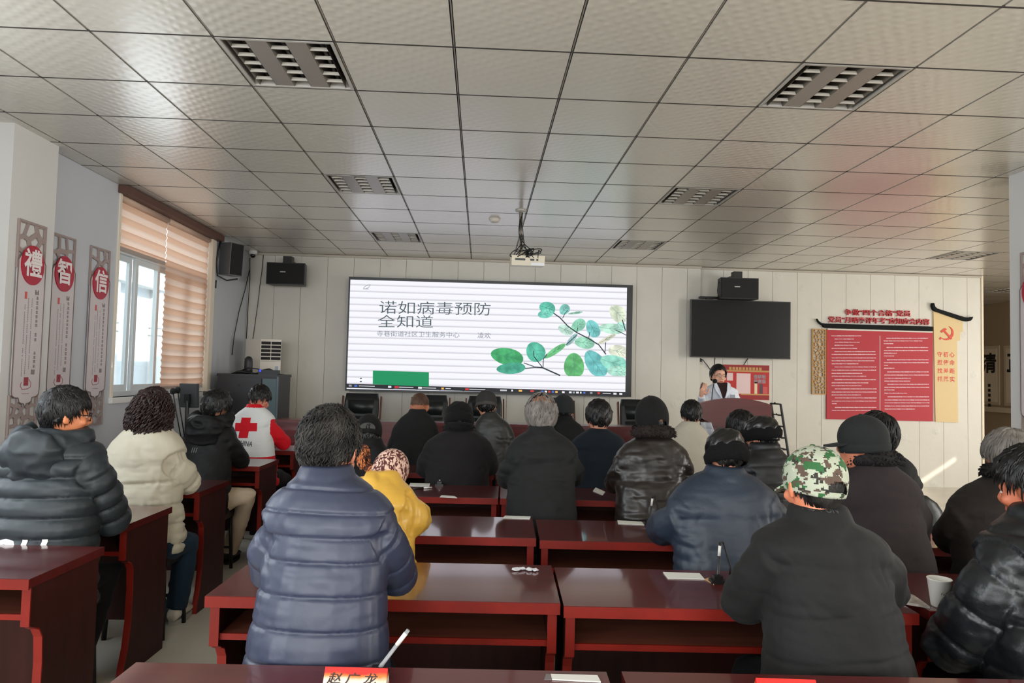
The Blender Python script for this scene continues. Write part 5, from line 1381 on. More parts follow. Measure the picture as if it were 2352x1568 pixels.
def person(label, Y, head, sh, elL, elR, hs=1.0, hrot=(0, 12, 0), hdy=0.07, lean=0.10, hip_u=None, hipw=0.195, depth=1.0, jacket=None, style='plain', style_p=None,
           voxel=0.0095, bvoxel=0.009, collar=0.045, collar_r=0.068, tone=(198, 138, 106), hair=None, trousers=None, shoes=None, wristL=None, wristR=None, wrinkle=0.006, fold=(7, 7, 16),
           sleeve=0.062, zb=0.43, fwd=1, standing=False, legs=None, arm_mat=None, neck_h=0.0, seat=True, belly=0.0, wr_seed=None, hip_y=None, hand_dir=None):
    st = style_p or {}
    SL, SR = at(*sh[0], Y=Y), at(*sh[1], Y=Y)
    if SL.x > SR.x: SL, SR = SR, SL
    sc = (SL+SR)/2; W = (SR.x-SL.x)/2; tilt = (SR.z-SL.z)/(2*W)
    hipx = at(hip_u, 1200, Y=Y).x if hip_u else sc.x
    hipy = Y-lean*fwd if hip_y is None else hip_y
    H = at(*head, Y=Y+hdy*fwd)
    hr = (hrot[0]+(180 if fwd < 0 else 0), hrot[1], hrot[2])
    Mh = head_matrix(H, hr, hs)
    nape = Mh @ Vector((0, -0.055, -0.096))
    nb_ = Vector((sc.x*0.45+nape.x*0.55, (Y+0.015*fwd)*0.5+nape.y*0.5+0.02*fwd, max(sc.z+0.05, nape.z-0.012+neck_h)))
    cw = W-0.035; rise = nb_.z-sc.z
    # --- arms
    arms = []
    for sgn, S_, el, wr in ((-1, SL, elL, wristL), (1, SR, elR, wristR)):
        J = Vector((S_.x-sgn*sleeve*1.0, Y-0.005*fwd, S_.z-0.045))
        if el is None: E = J+Vector((sgn*0.03, 0.10*fwd, -0.26))
        else:
            E = at(el[0], el[1], Y=Y+el[2]*fwd); E.x -= sgn*sleeve*0.9
        if wr is None: Wp = Vector((E.x-sgn*0.12, E.y+0.20*fwd, max(0.832, min(E.z, 0.86))))
        else: Wp = Vector(wr)
        arms.append((sgn, J, E, Wp))
    # --- body: head, neck, core, arms, hands and legs in one surface
    mb = MB(); add_head(mb, Mh)
    mb.tube([Mh @ Vector((0, -0.015, -0.02)), Mh @ Vector((0, -0.02, -0.085)), nb_+Vector((0, 0, -0.02)), nb_+Vector((0, -0.02*fwd, -0.08))], [0.056*hs, 0.055*hs, 0.056, 0.06], 14)
    mb.tube([(hipx, hipy, zb+0.10), ((hipx+sc.x)/2, (hipy+Y)/2-0.02*fwd, (zb+sc.z)/2), (sc.x, Y, sc.z-0.10), tuple(nb_+Vector((0, -0.02*fwd, -0.05)))], [0.10, 0.10, 0.085, 0.055], 12)
    for sgn, J, E, Wp in arms:
        mb.tube([(sc.x, Y, sc.z-0.10), J+Vector((0, 0, -0.015)), E, Wp], [0.04, 0.036, 0.033, 0.026], 10)
        if hand_dir and sgn in hand_dir: add_hand(mb, Wp, hand_dir[sgn][0], hand_dir[sgn][1], hand_dir[sgn][2], hand_dir[sgn][3])
        else: add_hand(mb, Wp, (Wp-E)+Vector((0, 0.05*fwd, -0.10 if wristL is None else 0)), (0, 0, 1), -sgn*fwd)
    lg = legs or [((hipx+s*0.09, hipy, zb+0.08), (hipx+s*0.125, hipy+0.40*fwd, 0.50), (hipx+s*0.115, hipy+0.36*fwd, 0.09)) for s in (-1, 1)]
    for a, b, c in lg: mb.tube([a, b, c], [0.055, 0.045, 0.032], 10)
    base = Vector((hipx, hipy, 0))
    me = blob(mb, bvoxel, 3); me.transform(Matrix.Translation(-base))
    P = link_mesh('person', me, skin(tone), smooth=True); P.location = base
    tag(P, label, 'person')
    # --- jacket
    rings = []
    fs = [0, 0.06, 0.16, 0.3, 0.45, 0.6, 0.74, 0.86, 0.95, 1.0]; zt = sc.z-0.03
    prof = []
    for f in fs:
        e = f*f*(3-2*f)
        prof.append((zb+(zt-zb)*f, hipx+(sc.x-hipx)*f, hipy+(Y-hipy)*f**0.85-0.028*fwd*math.sin(PI*f), (hipw*(1-e)+cw*e)*(0.95 if f == 0 else 1), depth*(0.142*(1-e)+0.118*e+(belly+0.012)*math.sin(PI*f)), f))
    for g, wk, dk in ((0.0, 0.93, 0.118), (0.18, 0.935, 0.118), (0.34, 0.915, 0.116), (0.48, 0.86, 0.112), (0.60, 0.79, 0.107), (0.72, 0.70, 0.101), (0.84, 0.59, 0.095), (0.94, 0.48, 0.090)):
        prof.append((sc.z-0.02+(rise+0.02)*g, sc.x+(nb_.x-sc.x)*g**1.5, Y+(nb_.y-Y)*g**1.3, max(0.088, W*wk), dk*depth, 1-0.7*g))
    prof.append((nb_.z+0.012, nb_.x, nb_.y, 0.072, 0.070, 0.2))
    for z, x, y, w, d, f in prof:
        r = []
        for k in range(28):
            a = 2*PI*k/28; c, s = math.cos(a), math.sin(a)
            px_ = w*math.copysign(abs(c)**0.82, c); r.append(Vector((x+px_, y+d*math.copysign(abs(s)**0.86, s), z+tilt*px_*f)))
        rings.append(r)
    mb = MB().loft(rings)
    for sgn, J, E, Wp in arms:
        mid = (J+E)/2+Vector((sgn*0.006, -0.006*fwd, 0)); fore = (E+Wp)/2
        mb.tube([J+Vector((-sgn*0.05, 0, 0.005)), J, mid, E, fore, Wp], [sleeve*0.95, sleeve*1.08, sleeve*1.04, sleeve, sleeve*0.88, sleeve*0.70], 16)
    if collar > 0:
        collar *= 0.5
        cr = []
        top = nb_+Vector((0, 0, 0))
        for z, r in ((-0.02, collar_r*1.15), (0.01, collar_r*1.08), (0.01+collar*0.6, collar_r), (0.01+collar, collar_r*0.95)):
            cr.append([Vector((nb_.x+r*math.cos(2*PI*k/22), nb_.y-0.004*fwd+fwd*(z*0.35)+r*1.05*math.sin(2*PI*k/22), nb_.z+z)) for k in range(22)])
        mb.loft(cr)
    jm = blob(mb, voxel, 5)
    co, no = coords(jm), normals(jm)
    sd = wr_seed if wr_seed is not None else int(abs(sc.x*1000)) % 97
    isarm = np.zeros(len(co), bool); s_co = co[:, 2].copy()
    spine = np.array([sc.x-hipx, (Y-hipy), sc.z-zb]); spine /= np.linalg.norm(spine)
    s_co = (co-np.array([hipx, hipy, zb]))@spine
    for sgn, J, E, Wp in arms:
        d, s = along(co, [J, E, Wp]); m = (d < sleeve*1.32) & ((co[:, 0]-sc.x)*sgn > cw*0.82-0.02); isarm |= m; s_co[m] = s[m]
    disp = np.zeros(len(co))
    if style == 'puffer':
        seams = st.get('seams'); sp = st.get('spacing', 0.09); A, B, sg = st.get('groove', 0.006), st.get('puff', 0.010), st.get('sigma', 0.006)
        if seams is not None:
            sv = np.array(seams); dist = np.abs(s_co[:, None]-sv[None, :]).min(axis=1); asp = st.get('spacing', 0.09)
            da = np.abs((s_co/asp) % 1-0.5); dist = np.where(isarm, (0.5-da)*asp if not st.get('plain_sleeves') else 1.0, dist)
        else: dist = (0.5-np.abs(((s_co+0.01*vnoise(co, (3, 3, 3), sd))/sp) % 1-0.5))*sp
        disp += B*np.clip(np.minimum(dist, sp/2)/(sp/2), 0, 1)**0.6-A*np.exp(-(dist/sg)**2)
        # gathers running into the seams
        g = vnoise(co, (55, 55, 6), sd+3)*np.exp(-dist/0.018)
        disp += st.get('gather', 0.0012)*g
    w1 = vnoise(co+0.03*np.stack([vnoise(co, (9, 9, 9), sd+1)]*3, 1), fold, sd+5); w2 = vnoise(co, (fold[0]*2.3, fold[1]*2.3, fold[2]*2.1), sd+9)
    ridge = (1-2*np.abs(w1))*0.75+(1-2*np.abs(w2))*0.3
    near_arm = np.zeros(len(co))
    for sgn, J, E, Wp in arms:
        near_arm = np.maximum(near_arm, np.exp(-(np.linalg.norm(co-np.array(J+Vector((-sgn*0.05, 0, -0.10))), axis=1)/0.13)**2)); near_arm = np.maximum(near_arm, np.exp(-(np.linalg.norm(co-np.array(E), axis=1)/0.09)**2))
    waist = np.exp(-((co[:, 2]-(zb+0.12))/0.12)**2)*0.6
    amt = 0.35+0.9*near_arm+waist
    # diagonal pull folds running from the armpits towards the waist
    diag = np.zeros(len(co))
    for sgn, J, E, Wp in arms:
        rel = co-np.array(J+Vector((0, 0, -0.06))); r_ = np.linalg.norm(rel[:, [0, 2]], axis=1); ang = np.arctan2(rel[:, 2], -sgn*rel[:, 0])
        q3 = np.stack([ang*1.8+sgn*7, r_*5, np.zeros(len(co))], 1); diag += (1-2.6*np.abs(vnoise(q3, (1, 1, 1), sd+int(sgn)+20)))*np.exp(-((r_-0.05)/0.17)**2)*(1-np.exp(-(r_/0.075)**2))*(~isarm)
    disp -= 1.5*wrinkle*(ridge*amt+0.5*diag)
    set_coords(jm, co+no*disp[:, None])
    jm = bake(jm, [('SMOOTH', dict(factor=0.5, iterations=1))])
    jo = link_mesh('jacket', jm, jacket, P, smooth=True)
    if arm_mat is not None:
        jm.materials.append(arm_mat[0])
        pc = np.empty(len(jm.polygons)*3); jm.polygons.foreach_get('center', pc); pc = pc.reshape(-1, 3)+np.array(base)
        vi = np.zeros(len(jm.polygons), dtype=np.int32)
        for sgn, J, E, Wp in arms:
            d, s = along(pc, [J, E, Wp]); vi[(d < sleeve*1.25) & ((pc[:, 0]-sc.x)*sgn > cw*arm_mat[3])] = 1
        vi[pc[:, 2] > nb_.z+0.005+0*pc[:, 2]] = 1; vi[pc[:, 2] < arm_mat[1]] = 1; vi[(np.abs(pc[:, 0]-sc.x) > arm_mat[2]) & (pc[:, 2] < sc.z-0.12)] = 1
        jm.polygons.foreach_set('material_index', vi)
    # --- trousers and shoes
    mb = MB()
    for a, b, c in lg:
        a_, b_, c_ = Vector(a), Vector(b), Vector(c); k = 1.0
        mb.tube([a_+Vector((0, -0.03*fwd, 0)), (a_+b_)/2, b_, b_+(c_-b_)*0.35, c_+Vector((0, 0, -0.01))], [0.095, 0.088, 0.072, 0.068, 0.058], 14)
    mb.ell((hipx, hipy, zb+0.09), (0.17, 0.13, 0.085))
    tm = blob(mb, 0.014 if trousers and len(trousers) > 1 else 0.02, 4)
    co, no = coords(tm), normals(tm); set_coords(tm, co+no*(0.006*(1-2*np.abs(vnoise(co, (9, 9, 14), 4))))[:, None])
    link_mesh('trousers', tm, (trousers or [cloth('trousers_black', S(20, 20, 22), 0.8)])[0], P, smooth=True)
    for a, b, c in lg:
        c_ = Vector(c); mb = MB(); rr = []
        for f, w, h in ((-0.06, 0.026, 0.05), (-0.05, 0.036, 0.075), (0.0, 0.042, 0.085), (0.05, 0.044, 0.065), (0.11, 0.046, 0.05), (0.16, 0.040, 0.042), (0.19, 0.022, 0.03)):
            rr.append([Vector((c_.x+w*math.cos(t_), c_.y+fwd*f, max(0.022, 0.022+h*(0.5+0.5*math.sin(t_))))) for t_ in (2*PI*k/14 for k in range(14))])
        so = mb.loft(rr).build('shoe', shoes or mat('shoe_black', S(20, 20, 22), 0.4), P, smooth=True)
        MB().loft([[Vector((c_.x+(w+0.003)*math.cos(t_), c_.y+fwd*(0.065+0.13*math.sin(t_)), z)) for t_ in (2*PI*k/16 for k in range(16))] for z, w in ((0.0, 0.044), (0.026, 0.046))]).build('sole', mat('sole', S(170, 166, 160), 0.7) if shoes else mat('sole_black', S(24, 24, 24), 0.7), so)
    # --- eyes
    for s in (-1, 1):
        e = MB().ell(Mh @ Vector((s*0.031, 0.0785, -0.004)), (0.0125*hs, 0.008*hs, 0.006*hs), Mh.to_3x3(), 12, 8).build('eye', M_eye, P, smooth=True)
        MB().ell(Mh @ Vector((s*0.031, 0.0832, -0.004)), (0.0056*hs, 0.0042*hs, 0.0056*hs), Mh.to_3x3(), 10, 6).build('iris', M_iris, e, smooth=True)
    if hair is not None:
        m = hair.pop('mat'); link_mesh('hair', hair_mesh(Mh, **hair), m, P, smooth=True)
    if seat and not standing: stool(hipx, hipy+0.03*fwd, 0.45, 'black square stool under the '+' '.join(label.split()[:11]))
    return dict(P=P, Mh=Mh, H=H, sc=sc, W=W, Y=Y, jm=jo, base=base, arms=arms, nb=nb_, cw=cw, hip=(hipx, hipy))

def hair_mat(name, col, rough=0.42): return mat(name, col, rough, bump=(90, 0.5, 0.004), var=0.45, vscale=22, stretch=(1, 1, 0.4), spec=0.4)
H_black = hair_mat('hair_black', S(17, 15, 15)); H_brown = hair_mat('hair_brown', S(46, 27, 24)); H_grey = hair_mat('hair_grey', S(128, 122, 116), 0.45); H_salt = mat('hair_salt_pepper', S(60, 57, 54), 0.5, bump=(90, 0.5, 0.004), var=0.5, vscale=14, col2=S(9, 8, 8), spec=0.25)
H_short = hair_mat('hair_cropped_brown', S(92, 66, 50), 0.6)
M_blackcloth = cloth('cloth_black', S(18, 18, 19)); M_blackpuff = cloth('nylon_black', S(20, 21, 23), 0.5, (45, 0.2, 0.004), 0.0)
def glasses(Mh, P, r=0.0024, m=None):
    mb = MB()
    for s in (-1, 1):
        c = Vector((s*0.034, 0.098, -0.002)); pts = [Mh @ (c+Vector((0.026*math.copysign(abs(math.cos(a))**0.7, math.cos(a)), -0.004*abs(math.cos(a)), 0.020*math.copysign(abs(math.sin(a))**0.7, math.sin(a))))) for a in (2*PI*k/20 for k in range(21))]
        mb.tube(pts, r, 6, caps=False)
        mb.tube([Mh @ Vector((s*0.060, 0.094, 0.004)), Mh @ Vector((s*0.074, 0.05, 0.004)), Mh @ Vector((s*0.082, -0.005, 0.0)), Mh @ Vector((s*0.080, -0.025, -0.02))], r, 6)
    mb.tube([Mh @ Vector((-0.008, 0.100, 0.002)), Mh @ Vector((0, 0.103, 0.005)), Mh @ Vector((0.008, 0.100, 0.002))], r, 6)
    g = mb.build('glasses', m or mat('glasses_frame', S(30, 30, 34), 0.25, metal=0.3), P, smooth=True)
    lens = MB()
    for s in (-1, 1):
        c = Vector((s*0.034, 0.098, -0.002)); lens.flat([Mh @ (c+Vector((0.025*math.copysign(abs(math.cos(a))**0.7, math.cos(a)), 0, 0.019*math.copysign(abs(math.sin(a))**0.7, math.sin(a))))) for a in (2*PI*k/20 for k in range(20))])
    lens.build('lens', M_glass, g, recalc=False)

def hood(R, m, droop=0.075, size=0.085, seed=3, back=0.10):
    """hood lying on the shoulders behind the neck"""
    n, Y = R['nb'], R['Y']; mb = MB(); pts, rad = [], []
    for i in range(13):
        a = PI*(-0.10+1.20*i/12); b = math.sin(PI*i/12)
        pts.append(Vector((n.x+0.125*math.cos(a)*(1+0.05*b), n.y+0.02-(back+0.015)*math.sin(a), n.z+0.012-0.065*b+0.01*(1-b)))); rad.append(0.035+(size-0.035)*b**1.2)
    mb.tube(pts, rad, 14)
    mb.ell((n.x, n.y-back-0.045, n.z-0.045-droop*0.55), (0.135, 0.055, droop+0.045), Matrix.Rotation(0.25, 3, 'X'))
    me = blob(mb, 0.008, 6); co, no = coords(me), normals(me)
    w = vnoise(co+0.03*np.stack([vnoise(co, (8, 8, 8), seed)]*3, 1), (14, 14, 17), seed+2)
    set_coords(me, co+no*(0.014*(1-2*np.abs(w))-0.004)[:, None])
    return link_mesh('hood', me, m, R['P'], smooth=True)

def fur_collar(R, m, r=0.085, th=0.035, seed=1, tufts=260, zoff=0.0, back=0.0):
    n = R['nb']; mb = MB()
    pts = [Vector((n.x+r*math.cos(a), n.y-0.005+r*1.05*math.sin(a)-back*(math.sin(a) < 0), n.z+0.025+zoff-0.012*math.sin(a))) for a in (2*PI*k/24 for k in range(25))]
    mb.tube(pts, th, 12); rnd = random.Random(seed)
    for _ in range(tufts):
        a = rnd.uniform(0, 2*PI); b = rnd.uniform(-0.6, 2.4); c = Vector((n.x+r*math.cos(a), n.y-0.005+r*1.05*math.sin(a)-back*(math.sin(a) < 0), n.z+0.025+zoff-0.012*math.sin(a)))
        o = Vector((math.cos(a)*math.cos(b), math.sin(a)*math.cos(b), math.sin(b))); q = c+o*th*0.9
        mb.tube([q, q+o*0.008+Vector((rnd.uniform(-1, 1), rnd.uniform(-1, 1), rnd.uniform(-1, .4)))*0.004, q+o*0.013+Vector((rnd.uniform(-1, 1), rnd.uniform(-1, 1), -0.8))*0.008], [0.005, 0.004, 0.0008], 4, caps=False)
    return mb.build('fur_collar', m, R['P'], smooth=True, recalc=False)
def xz(R, u, v, dy=-0.12):
    p = at(u, v, Y=R['Y']+dy); return p.x, p.z
def grid_polys(u0, u1, v0, v1, R, n=5, m=5, skew=0.0):
    P = []
    for i in range(n):
        for j in range(m):
            c = []
            for a, b in ((i, j), (i, j+1), (i+1, j+1), (i+1, j)):
                c.append(xz(R, u0+(u1-u0)*a/n+skew*b/m, v0+(v1-v0)*b/m))
            P.append(c)
    return P

# 1 man with glasses, hooded dark puffer, left front
M_teal = cloth('nylon_dark_teal', S(36, 44, 49), 0.5, (13, 0.3, 0.012), 0.0)
R = person('man with glasses and black hair in dark teal hooded puffer jacket at left', 3.28, (153, 950), ((-22, 1085), (252, 1062)), (-40, 1190, 0.12), (292, 1192, 0.14), hs=0.97, hrot=(52, 8, 0), hdy=0.05,
           lean=0.02, hip_u=110, hipw=0.225, jacket=M_teal, style='puffer', style_p=dict(spacing=0.085, puff=0.014, groove=0.008, sigma=0.007), voxel=0.0085, bvoxel=0.0065, tone=(226, 140, 96), sleeve=0.078, wrinkle=0.004, depth=1.12, collar=0.03,
           hair=dict(mat=H_black, style='short', thick=0.011, clumps=1100, length=0.06, seed=4, lift=0.25, rad=0.0032), trousers=[cloth('trousers_black', S(16, 16, 18), 0.85), 1], legs=[((-2.16, 3.26, 0.51), (-2.12, 3.62, 0.50), (-2.02, 3.42, 0.09)), ((-1.94, 3.26, 0.51), (-1.835, 3.60, 0.50), (-1.85, 3.30, 0.09))])
hood(R, M_teal, 0.09, 0.085, 3); glasses(R['Mh'], R['P'])
decal('back_lettering', R, text_polys('YOU', *xz(R, 40, 1262), 0.15, 1.05, 0.02), mat('print_bright', S(232, 232, 230), 0.5))

# 2 woman in cream puffer
M_creamj = cloth('nylon_cream', S(196, 189, 170), 0.6, (13, 0.4, 0.014), 0.0, 0.05)
R = person('woman with curly dark brown hair in cream puffer jacket and jeans', 4.18, (352, 942), ((243, 1058), (428, 1050)), (236, 1110, 0.10), (459, 1108, 0.12), hs=1.0, hrot=(8, 10, 0), lean=0.03, hip_u=345, hipw=0.215, zb=0.47,
           jacket=M_creamj, style='puffer', style_p=dict(seams=[0.03, 0.145, 0.255, 0.39], spacing=0.16, puff=0.012, groove=0.012, sigma=0.009, gather=0.008), voxel=0.0075, sleeve=0.080, wrinkle=0.008, depth=1.12, collar=0.06, collar_r=0.08,
           hair=dict(mat=H_brown, style='long', thick=0.014, clumps=400, length=0.09, curl=0.4, seed=8, lift=0.4, rad=0.004, rough_base=0.006, mass=((0.01, -0.035, -0.055), (0.125, 0.115, 0.155), 1500)), trousers=[cloth('jeans_blue', S(26, 46, 62), 0.8), 1], shoes=mat('shoe_white', S(214, 206, 192), 0.5),
           legs=[((-2.02, 4.08, 0.50), (-2.02, 4.48, 0.50), (-2.0, 4.40, 0.09)), ((-1.82, 4.08, 0.50), (-1.74, 4.30, 0.48), (-1.79, 4.32, 0.10))])
tag(MB().loft([[Vector((-1.93+w*math.cos(a), 4.36+0.13*math.sin(a), z)) for a in (2*PI*k/14 for k in range(14))] for z, w in ((0.0, 0.045), (0.03, 0.048), (0.075, 0.035), (0.085, 0.02))]).build('overshoe', mat('shoe_blue', S(20, 84, 112), 0.5), smooth=True), 'blue shoe on the floor beside the white sneaker', 'shoe')

# 3 person in black hooded jacket, beige trousers
M_charc = cloth('nylon_charcoal', S(27, 27, 28), 0.6, (14, 0.35, 0.012), 0.0)
R = person('person with hair clip in black hooded jacket and beige trousers', 5.40, (498, 935), ((424, 1005), (545, 1003)), (416, 1060, 0.08), (572, 1058, 0.16), hs=0.98, hrot=(22, 20, 0), lean=0.10, hip_u=478, hipw=0.185, zb=0.44, jacket=M_charc, style='puffer',
           style_p=dict(seams=[0.0], spacing=0.2, puff=0.004, groove=0.0, plain_sleeves=True), sleeve=0.070, wrinkle=0.005, depth=1.05, collar=0.02,
           hair=dict(mat=H_black, style='short', thick=0.022, clumps=420, length=0.08, seed=12, lift=0.3), trousers=[cloth('trousers_beige', S(206, 186, 160), 0.75), 1],
           legs=[((-2.14, 5.30, 0.52), (-2.2, 5.68, 0.50), (-2.2, 5.60, 0.09)), ((-2.0, 5.30, 0.53), (-1.76, 5.44, 0.555), (-1.94, 5.62, 0.10))])
hood(R, M_charc, 0.085, 0.075, 5)
MB().tube([R['Mh'] @ Vector(p) for p in ((-0.088, 0.02, 0.05), (-0.095, -0.02, 0.03), (-0.094, -0.05, -0.01), (-0.085, -0.065, -0.06))], 0.004, 6).tube([R['Mh'] @ Vector(p) for p in ((-0.05, -0.118, -0.02), (-0.02, -0.128, 0.0), (0.015, -0.128, -0.005))], 0.005, 6).build('hair_clip', mat('clip_metal', S(190, 184, 168), 0.3, metal=0.6), R['P'], smooth=True)
for k in range(3): decal('back_stripe', R, [[xz(R, 441+k*5.5+a, v) for a, v in ((0, 1038), (2.6, 1027), (4.6, 1027), (2.2, 1038))]], mat('stripe_grey', S(98, 98, 98), 0.5))

# 4 red cross vest
M_vw = cloth('vest_white', S(226, 228, 228), 0.7, (60, 0.15, 0.003), 0.0, 0.03); M_vr = cloth('vest_red', S(214, 22, 38), 0.7, (60, 0.15, 0.003), 0.0, 0.05)
R = person('man in white vest with red cross and red sleeves', 6.30, (597, 917), ((520, 985), (634, 968)), (517, 1010, 0.06), (668, 1018, 0.16), hs=0.98, hrot=(12, 26, 0), hdy=0.09, lean=0.06, hip_u=590, hipw=0.20, zb=0.50, jacket=M_vw, voxel=0.006, sleeve=0.070, wrinkle=0.004, depth=1.05,
           collar=0.05, tone=(206, 128, 104), hair=dict(mat=H_black, style='crop', thick=0.014, clumps=380, length=0.05, seed=21, lift=0.6), arm_mat=(M_vr, 0.765, 0.30, 1.02))
cx, cz = 565, 981
decal('red_cross', R, grid_polys(539, 590, 971, 990, R, 6, 3)+grid_polys(553, 575, 959, 1005, R, 3, 6, -4), M_vr)
decal('vest_lettering', R, text_polys('OF CHINA', *xz(R, 556, 1017), 0.062, 0.72, 0.012, -0.05), mat('print_dark', S(60, 60, 62), 0.6))

# 5 navy quilted jacket, large in front
M_navy = cloth('nylon_navy', S(50, 56, 77), 0.42, (13, 0.22, 0.010), 0.0, 0.08)
R = person('man with salt-and-pepper hair in navy quilted jacket in the centre front', 2.10, (757, 1030), ((592, 1195), (925, 1195)), (574, 1300, 0.06), (957, 1322, 0.14), hs=1.0, hrot=(8, 24, 0), hdy=0.10, lean=0.05, hip_u=742, hipw=0.225, zb=0.40, jacket=M_navy, style='puffer',
           style_p=dict(seams=[0.03, 0.12, 0.225, 0.331, 0.419, 0.507, 0.595, 0.66, 0.727, 0.79], spacing=0.10, puff=0.0028, groove=0.006, sigma=0.004, gather=0.0008), voxel=0.0055, bvoxel=0.006, sleeve=0.068, wrinkle=0.0035, depth=1.1, collar=0.05, collar_r=0.078, tone=(216, 140, 108), belly=0.0,
           hair=dict(mat=H_salt, style='short', thick=0.009, clumps=2400, length=0.055, curl=0.5, seed=31, lift=0.5, rad=0.0026, rough_base=0.003), trousers=[cloth('trousers_grey', S(40, 42, 42), 0.8), 1])
hb = person  # keep name short below

# 6 yellow jacket, leopard knitted hat
M_yel = cloth('nylon_yellow', S(226, 178, 74), 0.38, (12, 0.4, 0.014), 0.0, 0.08)
def leopard(name, c1, c2, sc=34):
    m = mat(name, S(*c1), 0.85); nt = m.node_tree; N = nt.nodes; L = nt.links
    tc = N.new('ShaderNodeTexCoord'); mp = N.new('ShaderNodeMapping'); mp.inputs['Scale'].default_value = (1, 1, 0.55)
    nz = N.new('ShaderNodeTexNoise'); nz.inputs['Scale'].default_value = sc; nz.inputs['Detail'].default_value = 1.2; nz.inputs['Distortion'].default_value = 1.6; cr = N.new('ShaderNodeValToRGB')
    cr.color_ramp.elements[0].position = 0.47; cr.color_ramp.elements[0].color = S(*c2); cr.color_ramp.elements[1].position = 0.53; cr.color_ramp.elements[1].color = S(*c1)
    bp = N.new('ShaderNodeBump'); bp.inputs['Strength'].default_value = 0.5; bp.inputs['Distance'].default_value = 0.006
    L.new(tc.outputs['Object'], mp.inputs['Vector']); L.new(mp.outputs[0], nz.inputs['Vector']); L.new(nz.outputs['Fac'], cr.inputs['Fac']); L.new(cr.outputs['Color'], N['Principled BSDF'].inputs['Base Color'])
    L.new(nz.outputs['Fac'], bp.inputs['Height']); L.new(bp.outputs['Normal'], N['Principled BSDF'].inputs['Normal'])
    return m
M_leo = leopard('knit_leopard', (226, 190, 172), (84, 38, 36), 58); M_leo2 = leopard('scarf_leopard', (196, 116, 66), (64, 32, 24), 60)
R = person('person in shiny yellow jacket and leopard-patterned knitted hat', 3.08, (893, 1092), ((798, 1100), (966, 1160)), (790, 1200, 0.05), (990, 1190, 0.12), hs=0.84, hrot=(20, 40, 10), hdy=0.12, lean=0.01, hip_u=880, hipw=0.20, jacket=M_yel, style='puffer',
           style_p=dict(seams=[0.10, 0.30, 0.47], spacing=0.15, puff=0.010, groove=0.006, sigma=0.006, gather=0.004), sleeve=0.082, wrinkle=0.007, depth=1.05, collar=0.04, hair=dict(mat=H_black, style='nape', thick=0.008, clumps=80, length=0.04, seed=3))
link_mesh('knitted_hat', dome(MB(), R['Mh'], 1.10, 0.004, -0.055, front=0.055, squash=1.10).mesh(recalc=False), M_leo, R['P'], smooth=True)
c = at(833, 1046, Y=3.18); mb = MB(); mb.ell(c, (0.022, 0.03, 0.044)); rnd = random.Random(5)
for _ in range(160):
    d = Vector((rnd.gauss(0, 1), rnd.gauss(0, 1), rnd.gauss(0, 1))).normalized(); q = c+Vector((d.x*0.021, d.y*0.029, d.z*0.045)); mb.tube([q, q+d*0.009+Vector((0.003, 0, -0.004)), q+d*0.010+Vector((0.004, 0, -0.012))], [0.005, 0.004, 0.001], 4, caps=False)
mb.tube([c+Vector((0, 0, -0.03)), c*0.5+R['nb']*0.5+Vector((0, 0.02, -0.02)), R['nb']+Vector((0, 0.03, -0.01))], [0.02, 0.022, 0.03], 10); mb.build('scarf', M_leo2, R['P'], smooth=True, recalc=False)

# 7 black baseball cap seen from behind
def ball_cap(R, m, patch=None, squash=1.12, brim_w=0.07, brim_half=0.95, drop=-0.03, front=0.03, cut=None, droop=0.25, k=1.14):
    mb = dome(MB(), R['Mh'], k, 0.003, drop, front=front, panels=6, squash=squash, cut=cut)
    cap = link_mesh('cap', mb.mesh(recalc=False), m, R['P'], smooth=True)
    if brim_w: link_mesh('brim', brim(MB(), R['Mh'], drop+front+0.004, brim_w, brim_half, k, droop).mesh(recalc=False), m, cap, smooth=True)
    MB().ell(R['Mh'] @ Vector((0, -0.012, 0.028+0.094*k*squash+0.003)), (0.009, 0.009, 0.005)).build('button', m, cap, smooth=True)
    return cap
M_capb = cloth('cap_black', S(20, 20, 20), 0.85)
R = person('person bending low in a black cap with grey strap patch', 5.05, (846, 1000), ((795, 1062), (915, 1062)), (785, 1100, 0.08), (925, 1095, 0.08), hs=0.98, hrot=(-6, 42, 0), hdy=0.08, lean=0.02, hipw=0.19, jacket=M_blackcloth, sleeve=0.068, collar=0.06, collar_r=0.085, hair=dict(mat=H_black, style='nape', thick=0.008, clumps=60, length=0.03, seed=5))
cap = ball_cap(R, M_capb, squash=1.2, k=1.22)
MB().prism([R['Mh'] @ Vector((0.058*math.cos(a)-0.003, -0.128-0.012*math.sin(a), -0.030+0.044*math.sin(a))) for a in (PI*k/10 for k in range(11))], R['Mh'].to_3x3() @ Vector((0, 0.012, 0))).build('strap_patch', mat('patch_grey', S(66, 66, 64), 0.7), cap)
MB().ell(R['Mh'] @ Vector((0.004, -0.145, -0.006)), (0.012, 0.006, 0.008)).ell(R['Mh'] @ Vector((-0.008, -0.130, 0.042)), (0.005, 0.004, 0.003)).build('logo_pin', M_blackp, cap, smooth=True)

# 8 cropped brown-haired man
R = person('man with cropped brown hair in charcoal collared jacket at the front', 6.10, (964, 934), ((893, 1000), (1012, 1000)), (888, 1040, 0.06), (1016, 1040, 0.06), hs=0.94, hrot=(0, 38, 0), hdy=0.10, lean=0.12, hip_u=952, hipw=0.20, jacket=cloth('wool_charcoal', S(30, 31, 31), 0.9, (70, 0.5, 0.006)), sleeve=0.066,
           collar=0.055, collar_r=0.074, tone=(186, 116, 84), wrinkle=0.007, hair=dict(mat=H_short, style='crop', thick=0.006, clumps=200, length=0.02, seed=8, lift=0.2, rad=0.002, rough_base=0.002))

